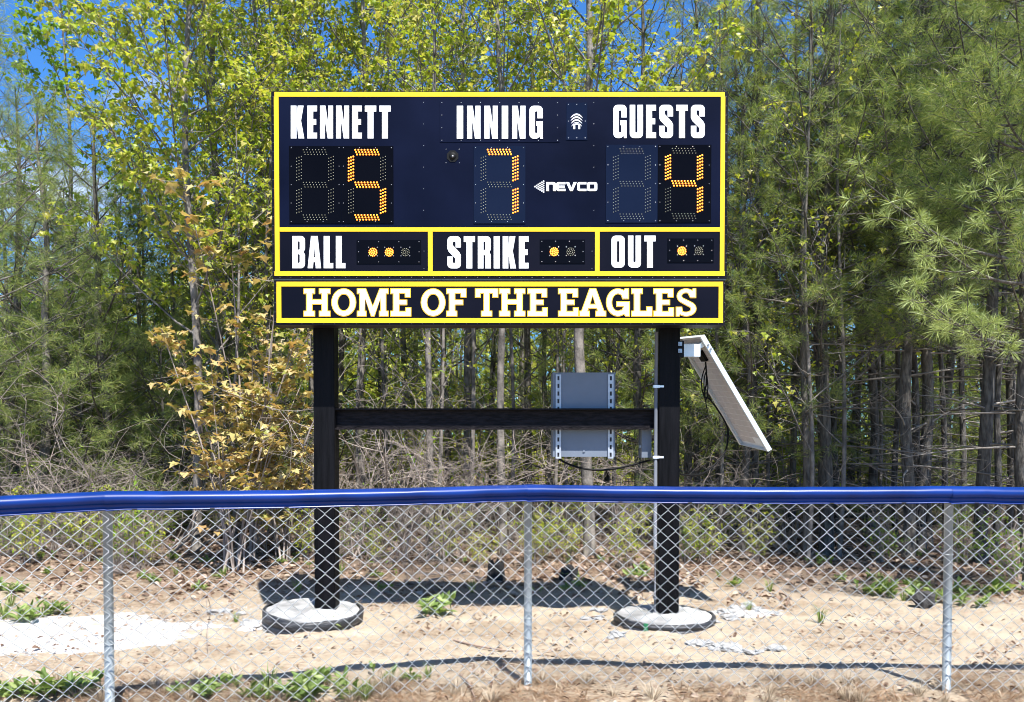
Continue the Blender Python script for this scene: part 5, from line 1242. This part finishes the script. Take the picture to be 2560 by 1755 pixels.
# ------------------------------------------------------------------ rubble, sticks and stumps
def rock_mesh(seed, m='concrete', name='concrete_lump'):
    import bmesh
    rs = np.random.RandomState(seed); bm = bmesh.new(); bmesh.ops.create_icosphere(bm, subdivisions=2, radius=1)
    for v in bm.verts:
        c = np.array(v.co); k_ = 1 + 0.28 * math.sin(3.1 * c[0] + seed) * math.sin(2.7 * c[1] + 2 * seed) + 0.18 * math.sin(6 * c[2] + 5 * c[0] + seed) + rs.normal(0, 0.06); v.co = Vector(c * k_) * 1; v.co.z *= 0.55
    me = bpy.data.meshes.new(name); bm.to_mesh(me); bm.free(); me.materials.append(M[m]); return me
rocks = [rock_mesh(s_) for s_ in (3, 5, 8, 13, 21)]
def pile(pts, label, group, n, sp, smin, smax):
    for (dx, dy) in pts:
        for _ in range(n):
            x, y, z = ground_at(dx + rs.normal(0, sp), dy + rs.normal(0, sp * 0.22)); s_ = rs.uniform(smin, smax)
            o = link('concrete_lump', rocks[rs.randint(5)], None, (x, y, z + s_ * 0.15)); o.rotation_euler = (rs.uniform(-.3, .3), rs.uniform(-.3, .3), rs.uniform(0, 6)); o.scale = (s_ * rs.uniform(.8, 1.4), s_, s_ * rs.uniform(0.5, 0.9)); tag(o, label, 'rubble', group)
pile([(1660, 1385), (1700, 1380), (1740, 1392), (1650, 1405)], 'pale concrete lump in the spill just right of the right footing', 'concrete spill right of the right footing', 9, 16, 0.02, 0.065)
pile([(1585, 1462), (1630, 1470), (1665, 1474)], 'pale concrete lump in the heap in front of the right footing', 'concrete heap before the right footing', 8, 12, 0.02, 0.055)
pile([(1750, 1472), (1700, 1478)], 'pale concrete lump in the small scatter near the fence shadow', 'small concrete scatter', 8, 14, 0.015, 0.04)
pile([(1365, 1385), (1350, 1405), (1405, 1440)], 'pale concrete lump left of the right footing', 'concrete spill left of the right footing', 8, 12, 0.02, 0.05)
pile([(575, 1415), (600, 1425), (510, 1390)], 'pale concrete lump left of the left footing', 'concrete spill left of the left footing', 9, 14, 0.02, 0.055)
blob_sheet('gravel_path', *ground_at(588, 1420)[:2], 0.17, 0.13, 0.3, 21, 0.02, 40)
blob_sheet('gravel_path', *ground_at(1690, 1392)[:2], 0.36, 0.16, -0.1, 23, 0.018, 50)
# stumps
def stump(dx, dy, r, h, label, seed, name='tree_stump', m='dark_wood'):
    rs = np.random.RandomState(seed); x, y, z = ground_at(dx, dy); n = 18; b = MB(); a = np.arange(n) * 2 * math.pi / n
    prof = [(1.35, -0.05), (1.1, 0.06), (1.0, h * 0.5), (0.95, h * 0.8)]; V = []
    jag = rs.uniform(0.75, 1.15, n); jr = 1 + rs.normal(0, 0.08, n)
    for (k_, zz) in prof: V += [(x + r * k_ * jr[i] * math.cos(a[i]), y + r * k_ * jr[i] * math.sin(a[i]), z + zz) for i in range(n)]
    V += [(x + r * 0.9 * jr[i] * math.cos(a[i]), y + r * 0.9 * jr[i] * math.sin(a[i]), z + h * jag[i]) for i in range(n)] + [(x + r * .5 * math.cos(q), y + r * .5 * math.sin(q), z + h * 0.55) for q in a]
    i = np.arange(5)[:, None] * n; j = np.arange(n)[None]; b.add(V, np.stack([i + j, i + (j + 1) % n, i + n + (j + 1) % n, i + n + j], -1).reshape(-1, 4)); b.f.append((np.array([list(range(5 * n, 6 * n))]), 0))
    o = b.build(name, M[m], None, (x, y, z)); return tag(o, label, 'stump')
stump(1126, 1322, 0.085, 0.24, 'jagged black stump at the back edge of the scoreboard shadow', 141)
x_, y_, z_ = ground_at(2095, 1378)
o = link('rock', rock_mesh(33, 'cloth', 'rock'), None, (x_, y_, z_ + 0.07)); o.rotation_euler = (0.3, 0.5, 0.8); o.scale = (0.10, 0.09, 0.15); tag(o, 'dark rough rock in the shade left of the right fence post', 'rock')
stump(1292, 1312, 0.10, 0.12, 'low dark stump under twigs right of the jagged black stump', 147)
put(bare_brush(149, 0.22, 14, 'bare_shrub'), 290, 1300, 0.4, 1.0, 'small knot of dry grey twigs behind the left fence post', 'shrub')
# sticks
def stick(pts, r, label, name='fallen_stick', m='stick'):
    P = [np.array(ground_at(dx, dy)) + np.array([0, 0, r + hz]) for dx, dy, hz in pts]; b = MB(); b.tube(spline(P, 16), np.linspace(r, r * 0.5, 16), 6)
    o = b.build(name, M[m], None, tuple(P[0]), smooth=True); return tag(o, label, 'stick')
stick([(1030, 1455, 0), (1075, 1470, .01), (1130, 1478, .005), (1165, 1480, 0)], 0.008, 'thin curved brown stick lying on the sand left of the middle post')
stick([(1045, 1535, 0), (1062, 1555, .01), (1078, 1590, .005)], 0.009, 'brown stick lying in the straw at the bottom centre')
stick([(2000, 1435, 0), (2060, 1440, .01), (2110, 1452, 0)], 0.006, 'thin stick on the sand near the right fence post')
stick([(1770, 1348, .0), (1785, 1362, .03), (1795, 1376, 0)], 0.010, 'short forked branch on the sand right of the right footing')
stick([(2230, 1530, .0), (2280, 1528, .005), (2324, 1532, 0)], 0.006, 'pale straight twig at the lower right corner', m='twig')
stick([(480, 1385, 0), (470, 1450, .3), (473, 1500, 0)], 0.003, 'thin dry stalk standing left of the left footing', m='twig')
